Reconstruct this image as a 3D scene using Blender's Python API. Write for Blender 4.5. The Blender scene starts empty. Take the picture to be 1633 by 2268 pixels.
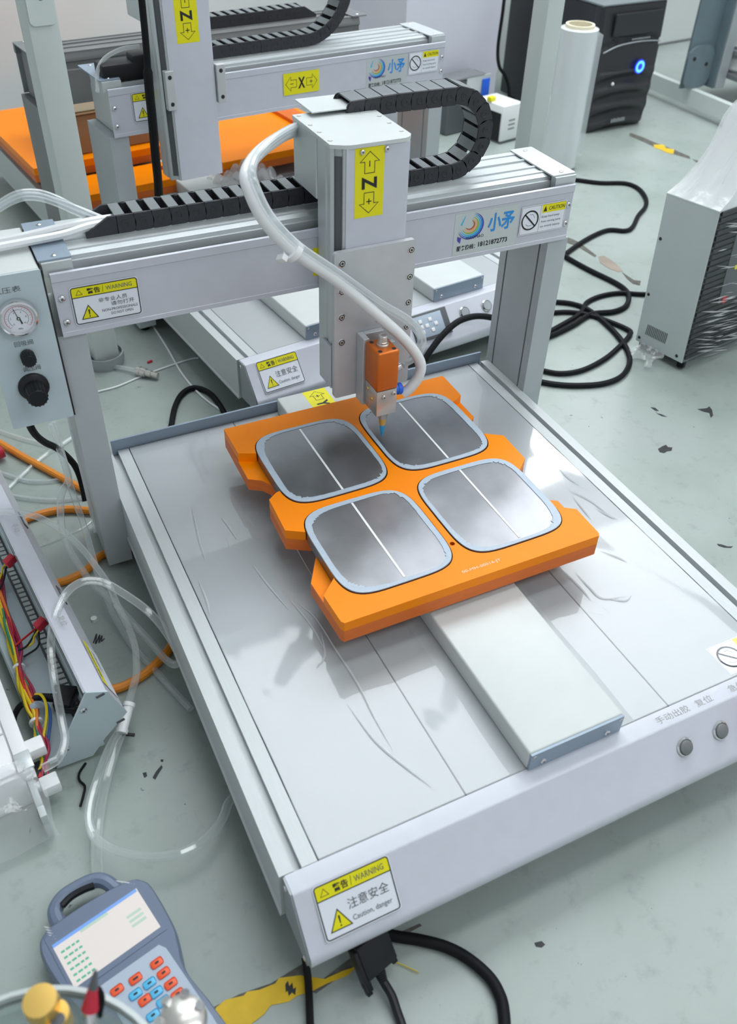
import bpy, bmesh, math, random
from mathutils import Vector, Matrix
random.seed(7)
PI = math.pi
SC = bpy.context.scene
COL = SC.collection
# ------------------------------------------------------------------ camera
IW, IH, FPX = 1633.0, 2268.0, 1952.96
CAM = Vector((-0.10466, -0.30286, 0.73831))
RGT = Vector((0.899609, -0.435887, 0.026576))
DWN = Vector((-0.268693, -0.600464, -0.753158))
FWD = Vector((0.344250, 0.670407, -0.657302))
cd = bpy.data.cameras.new('camera')
cam = bpy.data.objects.new('camera', cd)
COL.objects.link(cam)
m = Matrix((RGT, -DWN, -FWD)).transposed().to_4x4()
m.translation = CAM
cam.matrix_world = m
cd.sensor_fit = 'VERTICAL'
cd.sensor_height = 36.0
cd.sensor_width = 36.0 * IW / IH
cd.lens = FPX / IH * 36.0
cd.clip_start = 0.02
cd.clip_end = 60
cd.dof.use_dof = True
cd.dof.focus_distance = 0.98
cd.dof.aperture_fstop = 8.0
SC.camera = cam
# ------------------------------------------------------------------ world, light, exposure
w = bpy.data.worlds.new('world'); SC.world = w; w.use_nodes = True
bg = w.node_tree.nodes['Background']
bg.inputs[0].default_value = (0.90, 0.95, 1.0, 1); bg.inputs[1].default_value = 0.42
SC.view_settings.view_transform = 'Standard'
SC.view_settings.look = 'None'
SC.view_settings.exposure = 0.45
SC.view_settings.gamma = 1.0
SC.view_settings.use_curve_mapping = False
SC.cycles.max_bounces = 8
SC.cycles.transparent_max_bounces = 24
SC.cycles.caustics_reflective = False
SC.cycles.caustics_refractive = False
SC.cycles.use_denoising = True
SC.cycles.denoising_input_passes = 'RGB_ALBEDO_NORMAL'
SC.cycles.sampling_pattern = 'TABULATED_SOBOL'
LAMP = 4.6                        # radiance of the ceiling light panels
# ------------------------------------------------------------------ pixel -> point on a real plane
def ray(px, py):
    return RGT * ((px - IW / 2) / FPX) + DWN * ((py - IH / 2) / FPX) + FWD
def Z(px, py, z=0.0):
    d = ray(px, py); return CAM + d * ((z - CAM.z) / d.z)
def Y(px, py, y):
    d = ray(px, py); return CAM + d * ((y - CAM.y) / d.y)
def Xp(px, py, x):
    d = ray(px, py); return CAM + d * ((x - CAM.x) / d.x)
# ------------------------------------------------------------------ materials
def pset(b, k, v):
    if k in b.inputs: b.inputs[k].default_value = v
def mat(name, col, rough=0.5, metal=0.0, var=0.0, scale=20.0, bump=0.0, bscale=200.0, coat=0.0, spec=0.5,
        emit=None, estr=0.0, stretch=(1, 1, 1), sub=0.0, rvar=0.0):
    mm = bpy.data.materials.new(name); mm.use_nodes = True
    nt = mm.node_tree; b = nt.nodes['Principled BSDF']
    c = (col[0], col[1], col[2], 1)
    pset(b, 'Base Color', c); pset(b, 'Roughness', rough); pset(b, 'Metallic', metal)
    pset(b, 'Coat Weight', coat); pset(b, 'Coat Roughness', 0.12); pset(b, 'Specular IOR Level', spec)
    if emit:
        pset(b, 'Emission Color', (*emit, 1)); pset(b, 'Emission Strength', estr)
    tc = nt.nodes.new('ShaderNodeTexCoord'); mp = nt.nodes.new('ShaderNodeMapping')
    mp.inputs['Scale'].default_value = stretch
    nt.links.new(tc.outputs['Object'], mp.inputs[0])
    nz = nt.nodes.new('ShaderNodeTexNoise'); nz.inputs['Scale'].default_value = scale
    nz.inputs['Detail'].default_value = 5
    nt.links.new(mp.outputs[0], nz.inputs['Vector'])
    if var > 0:
        rp = nt.nodes.new('ShaderNodeValToRGB')
        rp.color_ramp.elements[0].position = 0.3; rp.color_ramp.elements[1].position = 0.7
        rp.color_ramp.elements[0].color = tuple(max(0, x * (1 - var)) for x in col) + (1,)
        rp.color_ramp.elements[1].color = tuple(min(1, x * (1 + var)) for x in col) + (1,)
        nt.links.new(nz.outputs[0], rp.inputs[0]); nt.links.new(rp.outputs[0], b.inputs['Base Color'])
    if rvar > 0:
        mr = nt.nodes.new('ShaderNodeMapRange')
        mr.inputs[3].default_value = max(0.02, rough - rvar); mr.inputs[4].default_value = rough + rvar
        nt.links.new(nz.outputs[0], mr.inputs[0]); nt.links.new(mr.outputs[0], b.inputs['Roughness'])
    if bump > 0:
        n2 = nt.nodes.new('ShaderNodeTexNoise'); n2.inputs['Scale'].default_value = bscale
        nt.links.new(mp.outputs[0], n2.inputs['Vector'])
        bp = nt.nodes.new('ShaderNodeBump'); bp.inputs['Strength'].default_value = bump
        bp.inputs['Distance'].default_value = 0.001
        nt.links.new(n2.outputs[0], bp.inputs['Height']); nt.links.new(bp.outputs[0], b.inputs['Normal'])
    return mm
def clear_mat(name, tint, haze, gloss_rough=0.06, ior=1.5, diff=(0.9, 0.93, 0.95), bump=0.0, bscale=30.0, boost=1.0, edge=0.0):
    """thin clear plastic: straight-through light, a little milky haze and a Fresnel gloss"""
    mm = bpy.data.materials.new(name); mm.use_nodes = True
    nt = mm.node_tree; nt.nodes.clear()
    out = nt.nodes.new('ShaderNodeOutputMaterial')
    tr = nt.nodes.new('ShaderNodeBsdfTransparent'); tr.inputs[0].default_value = (*tint, 1)
    df = nt.nodes.new('ShaderNodeBsdfDiffuse'); df.inputs[0].default_value = (*diff, 1)
    tl = nt.nodes.new('ShaderNodeBsdfTranslucent'); tl.inputs[0].default_value = (*diff, 1)
    ad = nt.nodes.new('ShaderNodeMixShader'); ad.inputs[0].default_value = 0.4
    nt.links.new(df.outputs[0], ad.inputs[1]); nt.links.new(tl.outputs[0], ad.inputs[2])
    gl = nt.nodes.new('ShaderNodeBsdfGlossy'); gl.inputs['Roughness'].default_value = gloss_rough
    gl.inputs[0].default_value = (1, 1, 1, 1)
    m1 = nt.nodes.new('ShaderNodeMixShader'); m1.inputs[0].default_value = haze
    nt.links.new(tr.outputs[0], m1.inputs[1]); nt.links.new(ad.outputs[0], m1.inputs[2])
    if edge > 0:                                    # the tube wall looks denser where it turns away
        lw = nt.nodes.new('ShaderNodeLayerWeight'); lw.inputs[0].default_value = 0.5
        pw = nt.nodes.new('ShaderNodeMath'); pw.operation = 'POWER'; pw.inputs[1].default_value = 1.7
        ma = nt.nodes.new('ShaderNodeMath'); ma.operation = 'MULTIPLY_ADD'; ma.inputs[1].default_value = edge; ma.inputs[2].default_value = haze
        nt.links.new(lw.outputs['Facing'], pw.inputs[0]); nt.links.new(pw.outputs[0], ma.inputs[0]); nt.links.new(ma.outputs[0], m1.inputs[0])
    fr = nt.nodes.new('ShaderNodeFresnel'); fr.inputs[0].default_value = ior
    ge = nt.nodes.new('ShaderNodeNewGeometry'); mi_ = nt.nodes.new('ShaderNodeMapRange')      # thin sheet: same gloss from both faces
    mi_.inputs[3].default_value = ior; mi_.inputs[4].default_value = 1.0 / ior
    nt.links.new(ge.outputs['Backfacing'], mi_.inputs[0]); nt.links.new(mi_.outputs[0], fr.inputs[0])
    mu = nt.nodes.new('ShaderNodeMath'); mu.operation = 'MULTIPLY'; mu.inputs[1].default_value = boost; mu.use_clamp = True
    nt.links.new(fr.outputs[0], mu.inputs[0])
    m2 = nt.nodes.new('ShaderNodeMixShader')
    nt.links.new(mu.outputs[0], m2.inputs[0]); nt.links.new(m1.outputs[0], m2.inputs[1]); nt.links.new(gl.outputs[0], m2.inputs[2])
    if bump > 0:
        tc = nt.nodes.new('ShaderNodeTexCoord'); nz = nt.nodes.new('ShaderNodeTexNoise')
        nz.inputs['Scale'].default_value = bscale; nz.inputs['Detail'].default_value = 4
        nt.links.new(tc.outputs['Object'], nz.inputs['Vector'])
        bp = nt.nodes.new('ShaderNodeBump'); bp.inputs['Strength'].default_value = bump; bp.inputs['Distance'].default_value = 0.002
        nt.links.new(nz.outputs[0], bp.inputs['Height'])
        nt.links.new(bp.outputs[0], gl.inputs['Normal']); nt.links.new(bp.outputs[0], fr.inputs['Normal'])
    nt.links.new(m2.outputs[0], out.inputs[0])
    return mm
M = {}
M['paint'] = mat('white_painted_aluminium', (0.57, 0.59, 0.66), 0.36, 0.0, var=0.02, scale=60, coat=0.15)
M['alu'] = mat('anodised_aluminium', (0.60, 0.64, 0.65), 0.38, 0.35, var=0.03, scale=40, stretch=(1, 30, 30))
M['alu2'] = mat('milled_aluminium', (0.57, 0.58, 0.60), 0.42, 0.25, var=0.03, scale=60)
M['plate'] = mat('grey_table_plate', (0.43, 0.46, 0.475), 0.32, 0.0, var=0.02, scale=8, spec=0.35)
M['leg'] = mat('grey_green_leg_aluminium', (0.47, 0.51, 0.53), 0.42, 0.15, var=0.03, scale=30)
M['shadegrey'] = mat('shaded_grey_metal', (0.20, 0.205, 0.205), 0.45, 0.3, var=0.12, scale=8)  # grey metal with the shade on the farthest robot put into its colour
M['slide'] = mat('pale_grey_cover', (0.60, 0.635, 0.63), 0.35, 0.0, var=0.02, scale=30)
M['rail'] = mat('satin_rail_aluminium', (0.54, 0.575, 0.585), 0.45, 0.1, var=0.03, scale=40, stretch=(30, 1, 30))
M['endplate'] = mat('blue_grey_plate', (0.27, 0.34, 0.42), 0.38, 0.2, var=0.05)
M['bluepanel'] = mat('pale_blue_grey_panel', (0.52, 0.62, 0.66), 0.4, var=0.02)
M['dark'] = mat('dark_grey', (0.10, 0.11, 0.12), 0.5)
M['darkgrey'] = mat('grey_sheet_metal', (0.21, 0.22, 0.23), 0.5, 0.3, var=0.1)
M['midgrey'] = mat('mid_grey_metal', (0.36, 0.39, 0.41), 0.45, 0.3, var=0.06)
M['bluegrey'] = mat('blue_grey_steel', (0.15, 0.20, 0.23), 0.5, 0.2, var=0.08)
M['black'] = mat('black_plastic', (0.010, 0.011, 0.013), 0.42, spec=0.35)
M['blackrub'] = mat('black_rubber', (0.005, 0.006, 0.007), 0.6, spec=0.2)
M['chain'] = mat('black_chain_nylon', (0.028, 0.029, 0.035), 0.5, var=0.15, scale=120, bump=0.15, bscale=500)
M['chaingrey'] = mat('grey_chain_bar', (0.17, 0.19, 0.20), 0.40, var=0.06)
M['orange'] = mat('orange_bakelite', (1.0, 0.262, 0.0), 0.40, spec=0.18, var=0.03, scale=25, bump=0.06, bscale=350)
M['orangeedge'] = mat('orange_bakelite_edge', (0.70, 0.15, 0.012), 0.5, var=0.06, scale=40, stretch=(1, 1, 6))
M['valve'] = mat('orange_anodised', (0.66, 0.155, 0.012), 0.33, 0.35, var=0.04)
M['steel'] = mat('stainless_steel', (0.62, 0.60, 0.57), 0.30, 0.75, var=0.06, scale=80)
M['chrome'] = mat('chrome', (0.78, 0.78, 0.79), 0.14, 1.0)
M['brass'] = mat('brass', (0.88, 0.58, 0.16), 0.35, 0.75)
M['bronze'] = mat('bronze_plate', (0.36, 0.30, 0.25), 0.4, 0.5, var=0.12, scale=12)
M['sheet'] = mat('brushed_workpiece_metal', (0.23, 0.235, 0.25), 0.30, 0.85, var=0.22, scale=16, rvar=0.08)
M['rim'] = mat('pale_blue_sealant', (0.43, 0.51, 0.60), 0.45, var=0.04, scale=300, bump=0.2, bscale=600)
M['white'] = mat('white', (0.86, 0.87, 0.88), 0.45)
M['label'] = mat('label_white', (0.80, 0.83, 0.90), 0.4)
M['yellow'] = mat('label_yellow', (0.82, 0.75, 0.0), 0.45)
M['ink'] = mat('label_ink', (0.012, 0.012, 0.014), 0.5)
M['inkgrey'] = mat('label_ink_grey', (0.11, 0.12, 0.13), 0.5)
M['inkpale'] = mat('engraved_grey', (0.30, 0.31, 0.30), 0.5)
M['logoblue'] = mat('logo_blue', (0.02, 0.27, 0.72), 0.4)
M['logocyan'] = mat('logo_cyan', (0.03, 0.48, 0.78), 0.4)
M['logonavy'] = mat('logo_navy', (0.08, 0.06, 0.40), 0.4)
M['logogreen'] = mat('logo_green', (0.30, 0.42, 0.05), 0.4)
M['logoorange'] = mat('logo_orange', (0.85, 0.42, 0.16), 0.4)
M['logored'] = mat('logo_red', (0.50, 0.10, 0.04), 0.4)
M['hose'] = mat('milky_hose', (0.80, 0.82, 0.83), 0.28, coat=0.3)
M['tube'] = clear_mat('clear_tube', (0.97, 0.985, 0.98), 0.13, 0.06, 1.55, diff=(0.93, 0.96, 0.97), edge=0.75)
M['tubemilky'] = clear_mat('milky_clear_tube', (0.95, 0.97, 0.97), 0.25, 0.10, 1.5, edge=0.6)
M['film'] = clear_mat('clear_film', (0.985, 0.99, 0.995), 0.05, 0.05, 1.40)
M['wrap'] = clear_mat('stretch_wrap', (0.97, 0.98, 0.985), 0.30, 0.10, 1.5, diff=(0.93, 0.94, 0.95), bump=0.8, bscale=60)
M['wrapclear'] = clear_mat('stretch_wrap_thin', (0.98, 0.985, 0.99), 0.02, 0.08, 1.2, bump=0.8, bscale=40)
M['wrapwhite'] = clear_mat('stretch_wrap_gathered', (0.98, 0.985, 0.99), 0.62, 0.12, 1.5, diff=(0.95, 0.96, 0.97), bump=0.9, bscale=45)
M['rollfilm'] = mat('rolled_film', (0.66, 0.70, 0.72), 0.22, var=0.05, scale=30, stretch=(1, 1, .05), coat=0.3)
M['streak'] = clear_mat('wrap_crease', (0.95, 0.96, 0.97), 0.75, 0.08, 1.5, diff=(0.95, 0.96, 0.97))
M['lid'] = clear_mat('clear_lid', (0.86, 0.90, 0.89), 0.22, 0.10, 1.45, diff=(0.45, 0.52, 0.52))
M['orangehose'] = mat('orange_hose', (0.76, 0.25, 0.015), 0.45)
M['blue'] = mat('blue_plastic', (0.02, 0.13, 0.70), 0.35)
M['bluetip'] = mat('blue_nozzle', (0.03, 0.38, 0.72), 0.3)
M['red'] = mat('red_plastic', (0.55, 0.02, 0.045), 0.4)
M['wred'] = mat('red_wire', (0.60, 0.015, 0.015), 0.42)
M['wdred'] = mat('crimson_wire', (0.36, 0.02, 0.07), 0.42)
M['wyel'] = mat('yellow_wire', (0.80, 0.60, 0.015), 0.42)
M['worg'] = mat('orange_wire', (0.80, 0.22, 0.02), 0.42)
M['wblu'] = mat('blue_wire', (0.02, 0.10, 0.38), 0.42)
M['wgrn'] = mat('green_wire', (0.04, 0.26, 0.14), 0.42)
M['ups'] = mat('black_gloss_case', (0.014, 0.016, 0.020), 0.30, coat=0.2)
M['upsm'] = mat('black_matte_case', (0.024, 0.025, 0.029), 0.45)
M['upstop'] = mat('grey_case_top', (0.16, 0.19, 0.20), 0.35)
M['post'] = mat('grey_green_painted_steel', (0.62, 0.68, 0.66), 0.42, var=0.03, scale=10)
M['cabinet'] = mat('pale_cabinet_paint', (0.55, 0.60, 0.60), 0.4, var=0.02)
M['cardboard'] = mat('brown_cardboard', (0.28, 0.17, 0.085), 0.75, var=0.06)
M['cream'] = mat('cream_paper', (0.80, 0.74, 0.56), 0.7)
M['pendant'] = mat('blue_grey_pendant', (0.145, 0.185, 0.27), 0.42, var=0.04)
M['keypad'] = mat('keypad_grey', (0.42, 0.50, 0.60), 0.45)
M['keyred'] = mat('key_red', (0.85, 0.115, 0.035), 0.45)
M['keyblue'] = mat('key_blue', (0.11, 0.50, 0.78), 0.45)
M['screen'] = mat('lit_screen', (0.05, 0.05, 0.05), 0.3, emit=(0.80, 0.765, 0.74), estr=0.66)
M['screenblue'] = mat('lit_screen_blue', (0.02, 0.03, 0.05), 0.3, emit=(0.20, 0.42, 0.95), estr=0.65)
M['screengreen'] = mat('lit_screen_green', (0.02, 0.05, 0.03), 0.3, emit=(0.12, 0.62, 0.42), estr=0.5)
M['screenpale'] = mat('lit_screen_pale_green', (0.02, 0.05, 0.03), 0.3, emit=(0.55, 0.72, 0.62), estr=0.62)
M['ringblue'] = mat('lit_ring_blue', (0, 0, 0.1), 0.3, emit=(0.10, 0.45, 1.0), estr=1.6)
M['ringcore'] = mat('lit_ring_core', (0, 0, 0.1), 0.3, emit=(0.02, 0.04, 0.75), estr=0.9)
M['led'] = mat('led_panel', (0.9, 0.9, 0.9), 0.5, emit=(0.93, 0.97, 1.0), estr=LAMP)
M['daylight'] = mat('daylight_pane', (0.9, 0.9, 0.9), 0.5, emit=(0.97, 0.98, 1.0), estr=9.0)
M['tape'] = mat('yellow_floor_paint', (0.74, 0.48, 0.012), 0.55, var=0.10, scale=40)
M['tapeworn'] = mat('worn_floor_edge', (0.12, 0.115, 0.10), 0.8, var=0.35, scale=90)
M['slatblack'] = mat('black_slat', (0.006, 0.007, 0.010), 0.35)
M['stain'] = mat('dark_floor_stain', (0.028, 0.03, 0.032), 0.6, var=0.3, scale=100)
# ------------------------------------------------------------------ mesh helpers
FR = {}                                             # world frame of every thing and part
def frame(o): return FR.get(o.name, Matrix.Identity(4))
def catmull(pts, n=8):
    pts = [Vector(p) for p in pts]
    if len(pts) < 3: return pts
    P = [pts[0] * 2 - pts[1]] + pts + [pts[-1] * 2 - pts[-2]]
    out = []
    for i in range(1, len(P) - 2):
        a, b, c, d = P[i - 1], P[i], P[i + 1], P[i + 2]
        for k in range(n):
            t = k / n
            out.append(0.5 * ((2 * b) + (c - a) * t + (2 * a - 5 * b + 4 * c - d) * t * t + (3 * b - a - 3 * c + d) * t ** 3))
    out.append(pts[-1]); return out
def rrect(x0, x1, y0, y1, r, n=5):
    p = []
    for cx, cy, a in ((x1 - r, y1 - r, 0), (x0 + r, y1 - r, 90), (x0 + r, y0 + r, 180), (x1 - r, y0 + r, 270)):
        for k in range(n + 1):
            t = math.radians(a + 90 * k / n); p.append((cx + r * math.cos(t), cy + r * math.sin(t)))
    return p
class B:
    def __init__(s): s.bm = bmesh.new(); s.mats = []; s.mi = 0
    def use(s, mt):
        mt = M[mt] if isinstance(mt, str) else mt
        if mt not in s.mats: s.mats.append(mt)
        s.mi = s.mats.index(mt); return s
    def face(s, vs):
        try:
            f = s.bm.faces.new(vs); f.material_index = s.mi; return f
        except ValueError: return None
    def box(s, x0, x1, y0, y1, z0, z1, bev=0.0, seg=2):
        v = [s.bm.verts.new((x, y, z)) for x in (x0, x1) for y in (y0, y1) for z in (z0, z1)]
        fs = [s.face([v[i] for i in q]) for q in ((0, 1, 3, 2), (4, 6, 7, 5), (0, 4, 5, 1), (2, 3, 7, 6), (0, 2, 6, 4), (1, 5, 7, 3))]
        if bev > 0:
            es = list({e for f in fs for e in f.edges})
            r = bmesh.ops.bevel(s.bm, geom=es, offset=bev, segments=seg, profile=0.5, affect='EDGES')
            for f in r['faces']: f.material_index = s.mi
        return s
    def obox(s, c, ax, ay, az, hx, hy, hz, bev=0.0):
        t = B(); t.mats = s.mats; t.mi = s.mi
        t.box(-hx, hx, -hy, hy, -hz, hz, bev)
        mm = Matrix((Vector(ax), Vector(ay), Vector(az))).transposed().to_4x4(); mm.translation = Vector(c)
        return s.merge(t, mm)
    def merge(s, t, mm=None):
        if mm is not None: t.bm.transform(mm)
        vm = {v: s.bm.verts.new(v.co) for v in t.bm.verts}
        for f in t.bm.faces:
            try:
                g = s.bm.faces.new([vm[v] for v in f.verts]); g.material_index = f.material_index
            except ValueError: pass
        t.bm.free(); return s
    def cyl(s, p0, p1, r, n=16, r2=None, cap=True):
        p0, p1 = Vector(p0), Vector(p1); r2 = r if r2 is None else r2
        d = (p1 - p0).normalized(); u = d.orthogonal().normalized(); w2 = d.cross(u)
        A = [s.bm.verts.new(p0 + (u * math.cos(2 * PI * k / n) + w2 * math.sin(2 * PI * k / n)) * r) for k in range(n)]
        Bq = [s.bm.verts.new(p1 + (u * math.cos(2 * PI * k / n) + w2 * math.sin(2 * PI * k / n)) * r2) for k in range(n)]
        for k in range(n): s.face((A[k], A[(k + 1) % n], Bq[(k + 1) % n], Bq[k]))
        if cap: s.face(A[::-1]); s.face(Bq)
        return s
    def lathe(s, base, axis, prof, n=20):
        """prof: list of (radius, height along axis)"""
        base, d = Vector(base), Vector(axis).normalized(); u = d.orthogonal().normalized(); w2 = d.cross(u)
        rings = []
        for r, h in prof:
            if r < 1e-6: rings.append([s.bm.verts.new(base + d * h)])
            else: rings.append([s.bm.verts.new(base + d * h + (u * math.cos(2 * PI * k / n) + w2 * math.sin(2 * PI * k / n)) * r) for k in range(n)])
        for a, b in zip(rings, rings[1:]):
            for k in range(n):
                if len(a) == 1 and len(b) == 1: continue
                if len(a) == 1: s.face((a[0], b[(k + 1) % n], b[k]))
                elif len(b) == 1: s.face((a[k], a[(k + 1) % n], b[0]))
                else: s.face((a[k], a[(k + 1) % n], b[(k + 1) % n], b[k]))
        return s
    def prism(s, poly, a, b, ax='z'):
        """extrude a 2D polygon: ax z -> (x,y), ax x -> (y,z), ax y -> (x,z)"""
        f = {'z': lambda p, t: (p[0], p[1], t), 'x': lambda p, t: (t, p[0], p[1]), 'y': lambda p, t: (p[0], t, p[1])}[ax]
        A = [s.bm.verts.new(f(p, a)) for p in poly]; Bq = [s.bm.verts.new(f(p, b)) for p in poly]
        n = len(poly)
        for k in range(n): s.face((A[k], A[(k + 1) % n], Bq[(k + 1) % n], Bq[k]))
        s.face(A[::-1]); s.face(Bq); return s
    def tube(s, pts, r, n=8, sm=6, cap=True, flat=None):
        P = catmull(pts, sm) if sm else [Vector(p) for p in pts]
        rings = []; u = None
        for i, p in enumerate(P):
            d = (P[min(i + 1, len(P) - 1)] - P[max(i - 1, 0)])
            if d.length < 1e-9: d = Vector((0, 0, 1))
            d.normalize()
            if u is None: u = d.orthogonal().normalized()
            u = (u - d * u.dot(d)); u = u.normalized() if u.length > 1e-6 else d.orthogonal().normalized()
            w2 = d.cross(u)
            rr = r(i / (len(P) - 1)) if callable(r) else r
            rings.append([s.bm.verts.new(p + (u * math.cos(2 * PI * k / n) + w2 * math.sin(2 * PI * k / n)) * rr) for k in range(n)])
        for a, b in zip(rings, rings[1:]):
            for k in range(n): s.face((a[k], a[(k + 1) % n], b[(k + 1) % n], b[k]))
        if cap: s.face(rings[0][::-1]); s.face(rings[-1])
        return s
    def grid(s, fn, nu, nv):
        V = [[s.bm.verts.new(fn(i / nu, j / nv)) for j in range(nv + 1)] for i in range(nu + 1)]
        for i in range(nu):
            for j in range(nv): s.face((V[i][j], V[i + 1][j], V[i + 1][j + 1], V[i][j + 1]))
        return s
def make(name, b, smooth=35):
    bmesh.ops.recalc_face_normals(b.bm, faces=b.bm.faces[:])
    me = bpy.data.meshes.new(name); b.bm.to_mesh(me); b.bm.free()
    for mt in b.mats: me.materials.append(mt)
    if smooth:
        me.polygons.foreach_set('use_smooth', [True] * len(me.polygons))
        me.set_sharp_from_angle(angle=math.radians(smooth))
    me.update(); return me
def part(name, b, parent, label=None, world=False, smooth=35, stuff=False):
    if world: b.bm.transform(frame(parent).inverted())
    o = bpy.data.objects.new(name, make(name, b, smooth)); COL.objects.link(o); o.parent = parent
    FR[o.name] = frame(parent)
    if label: o['label'] = label
    if stuff: o['kind'] = 'stuff'
    return o
def tag(o, label, cat, group=None):
    o['label'] = label; o['category'] = cat
    if group: o['group'] = group
    return o
def thing(name, label, cat, loc=(0, 0, 0), rz=0.0, group=None):
    o = bpy.data.objects.new(name, None); COL.objects.link(o); o.empty_display_size = 0.05
    o.location = loc; o.rotation_euler = (0, 0, rz)
    mm = Matrix.Rotation(rz, 4, 'Z'); mm.translation = Vector(loc); FR[o.name] = mm
    return tag(o, label, cat, group)
def solo(name, b, label, cat, group=None, smooth=35):
    """a thing that is one mesh, built in world coordinates; its origin is put at the middle of its base"""
    vs = [v.co for v in b.bm.verts]
    c = Vector(((min(v.x for v in vs) + max(v.x for v in vs)) / 2, (min(v.y for v in vs) + max(v.y for v in vs)) / 2, min(v.z for v in vs)))
    b.bm.transform(Matrix.Translation(-c))
    o = bpy.data.objects.new(name, make(name, b, smooth)); COL.objects.link(o); o.location = c
    mm = Matrix.Translation(c); FR[o.name] = mm
    return tag(o, label, cat, group)
def struct(name, b, smooth=35, parent=None):
    o = bpy.data.objects.new(name, make(name, b, smooth)); COL.objects.link(o); o['kind'] = 'structure'
    if parent: o.parent = parent
    FR[o.name] = Matrix.Identity(4); return o
# ------------------------------------------------------------------ flat print (labels, lettering)
_TX = {}
def text_geo(body, bold=0.0):
    k = (body, bold)
    if k not in _TX:
        cu = bpy.data.curves.new('t', 'FONT'); cu.body = body; cu.size = 1.0; cu.resolution_u = 2; cu.offset = bold
        o = bpy.data.objects.new('t', cu); COL.objects.link(o)
        bpy.context.view_layer.update()
        dg = bpy.context.evaluated_depsgraph_get()
        me = bpy.data.meshes.new_from_object(o.evaluated_get(dg))
        vs = [(v.co.x, v.co.y) for v in me.vertices]; fs = [tuple(p.vertices) for p in me.polygons]
        bpy.data.objects.remove(o); bpy.data.meshes.remove(me); bpy.data.curves.remove(cu)
        _TX[k] = (vs, fs)
    return _TX[k]
class Flat:
    """2D drawing (metres, u right / v up) on a plane with origin o"""
    def __init__(s, o, u, v):
        s.o, s.u, s.v = Vector(o), Vector(u).normalized(), Vector(v).normalized(); s.n = s.u.cross(s.v); s.b = B()
    def p(s, a, c, l): return s.o + s.u * a + s.v * c + s.n * (0.00012 * l)
    def poly(s, pts, mt, l=1):
        s.b.use(mt); s.b.face([s.b.bm.verts.new(s.p(a, c, l)) for a, c in pts]); return s
    def slab(s, pts, mt, l=1):
        s.b.use(mt)
        A = [s.b.bm.verts.new(s.p(a, c, 0)) for a, c in pts]; C = [s.b.bm.verts.new(s.p(a, c, l)) for a, c in pts]
        for k in range(len(pts)): s.b.face((A[k], A[(k + 1) % len(pts)], C[(k + 1) % len(pts)], C[k]))
        s.b.face(C); return s
    def line(s, pts, wd, mt, l=2, closed=False):
        s.b.use(mt); pts = [Vector(p) for p in pts]; n = len(pts)
        L, R = [], []
        for i, q in enumerate(pts):
            a = pts[i - 1] if (i > 0 or closed) else q; c = pts[(i + 1) % n] if (i < n - 1 or closed) else q
            d1 = (q - a).normalized() if (q - a).length > 1e-9 else (c - q).normalized()
            d2 = (c - q).normalized() if (c - q).length > 1e-9 else d1
            t = (d1 + d2); t = t.normalized() if t.length > 1e-6 else d1
            nn = Vector((-t.y, t.x)); k = wd / 2 / max(0.5, nn.dot(Vector((-d1.y, d1.x))))
            L.append(s.b.bm.verts.new(s.p(*(q + nn * k), l))); R.append(s.b.bm.verts.new(s.p(*(q - nn * k), l)))
        for i in range(n if closed else n - 1):
            j = (i + 1) % n; s.b.face((L[i], R[i], R[j], L[j]))
        return s
    def ring(s, cx, cy, r, wd, mt, l=2, n=28, a0=0, a1=360, sx=1, sy=1):
        pts = [(cx + sx * r * math.cos(math.radians(a0 + (a1 - a0) * k / n)), cy + sy * r * math.sin(math.radians(a0 + (a1 - a0) * k / n))) for k in range(n if a1 - a0 == 360 else n + 1)]
        return s.line(pts, wd, mt, l, closed=(a1 - a0 == 360))
    def disc(s, cx, cy, r, mt, l=2, n=20):
        return s.poly([(cx + r * math.cos(2 * PI * k / n), cy + r * math.sin(2 * PI * k / n)) for k in range(n)], mt, l)
    def text(s, body, x, y, size, mt, l=3, width=None, bold=0.0, center=False):
        """x,y = lower left corner of the lettering; width squeezes or stretches it to fit"""
        vs, fs = text_geo(body, bold); s.b.use(mt)
        if not vs: return s
        x0 = min(v[0] for v in vs); x1 = max(v[0] for v in vs); y0 = min(v[1] for v in vs); y1 = max(v[1] for v in vs)
        ky = size / (y1 - y0) if len(body) else size; kx = width / (x1 - x0) if width else ky
        if center: x -= (x1 - x0) * kx / 2
        V = [s.b.bm.verts.new(s.p(x + (v[0] - x0) * kx, y + (v[1] - y0) * ky, l)) for v in vs]
        for f in fs: s.b.face([V[i] for i in f])
        return s
def flat_part(name, f, parent, label=None):
    """flat print keeps the winding it was drawn with"""
    me = bpy.data.meshes.new(name); f.b.bm.to_mesh(me); f.b.bm.free()
    for mt in f.b.mats: me.materials.append(mt)
    o = bpy.data.objects.new(name, me); COL.objects.link(o); o.parent = parent; FR[o.name] = frame(parent)
    if label: o['label'] = label
    return o
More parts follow.
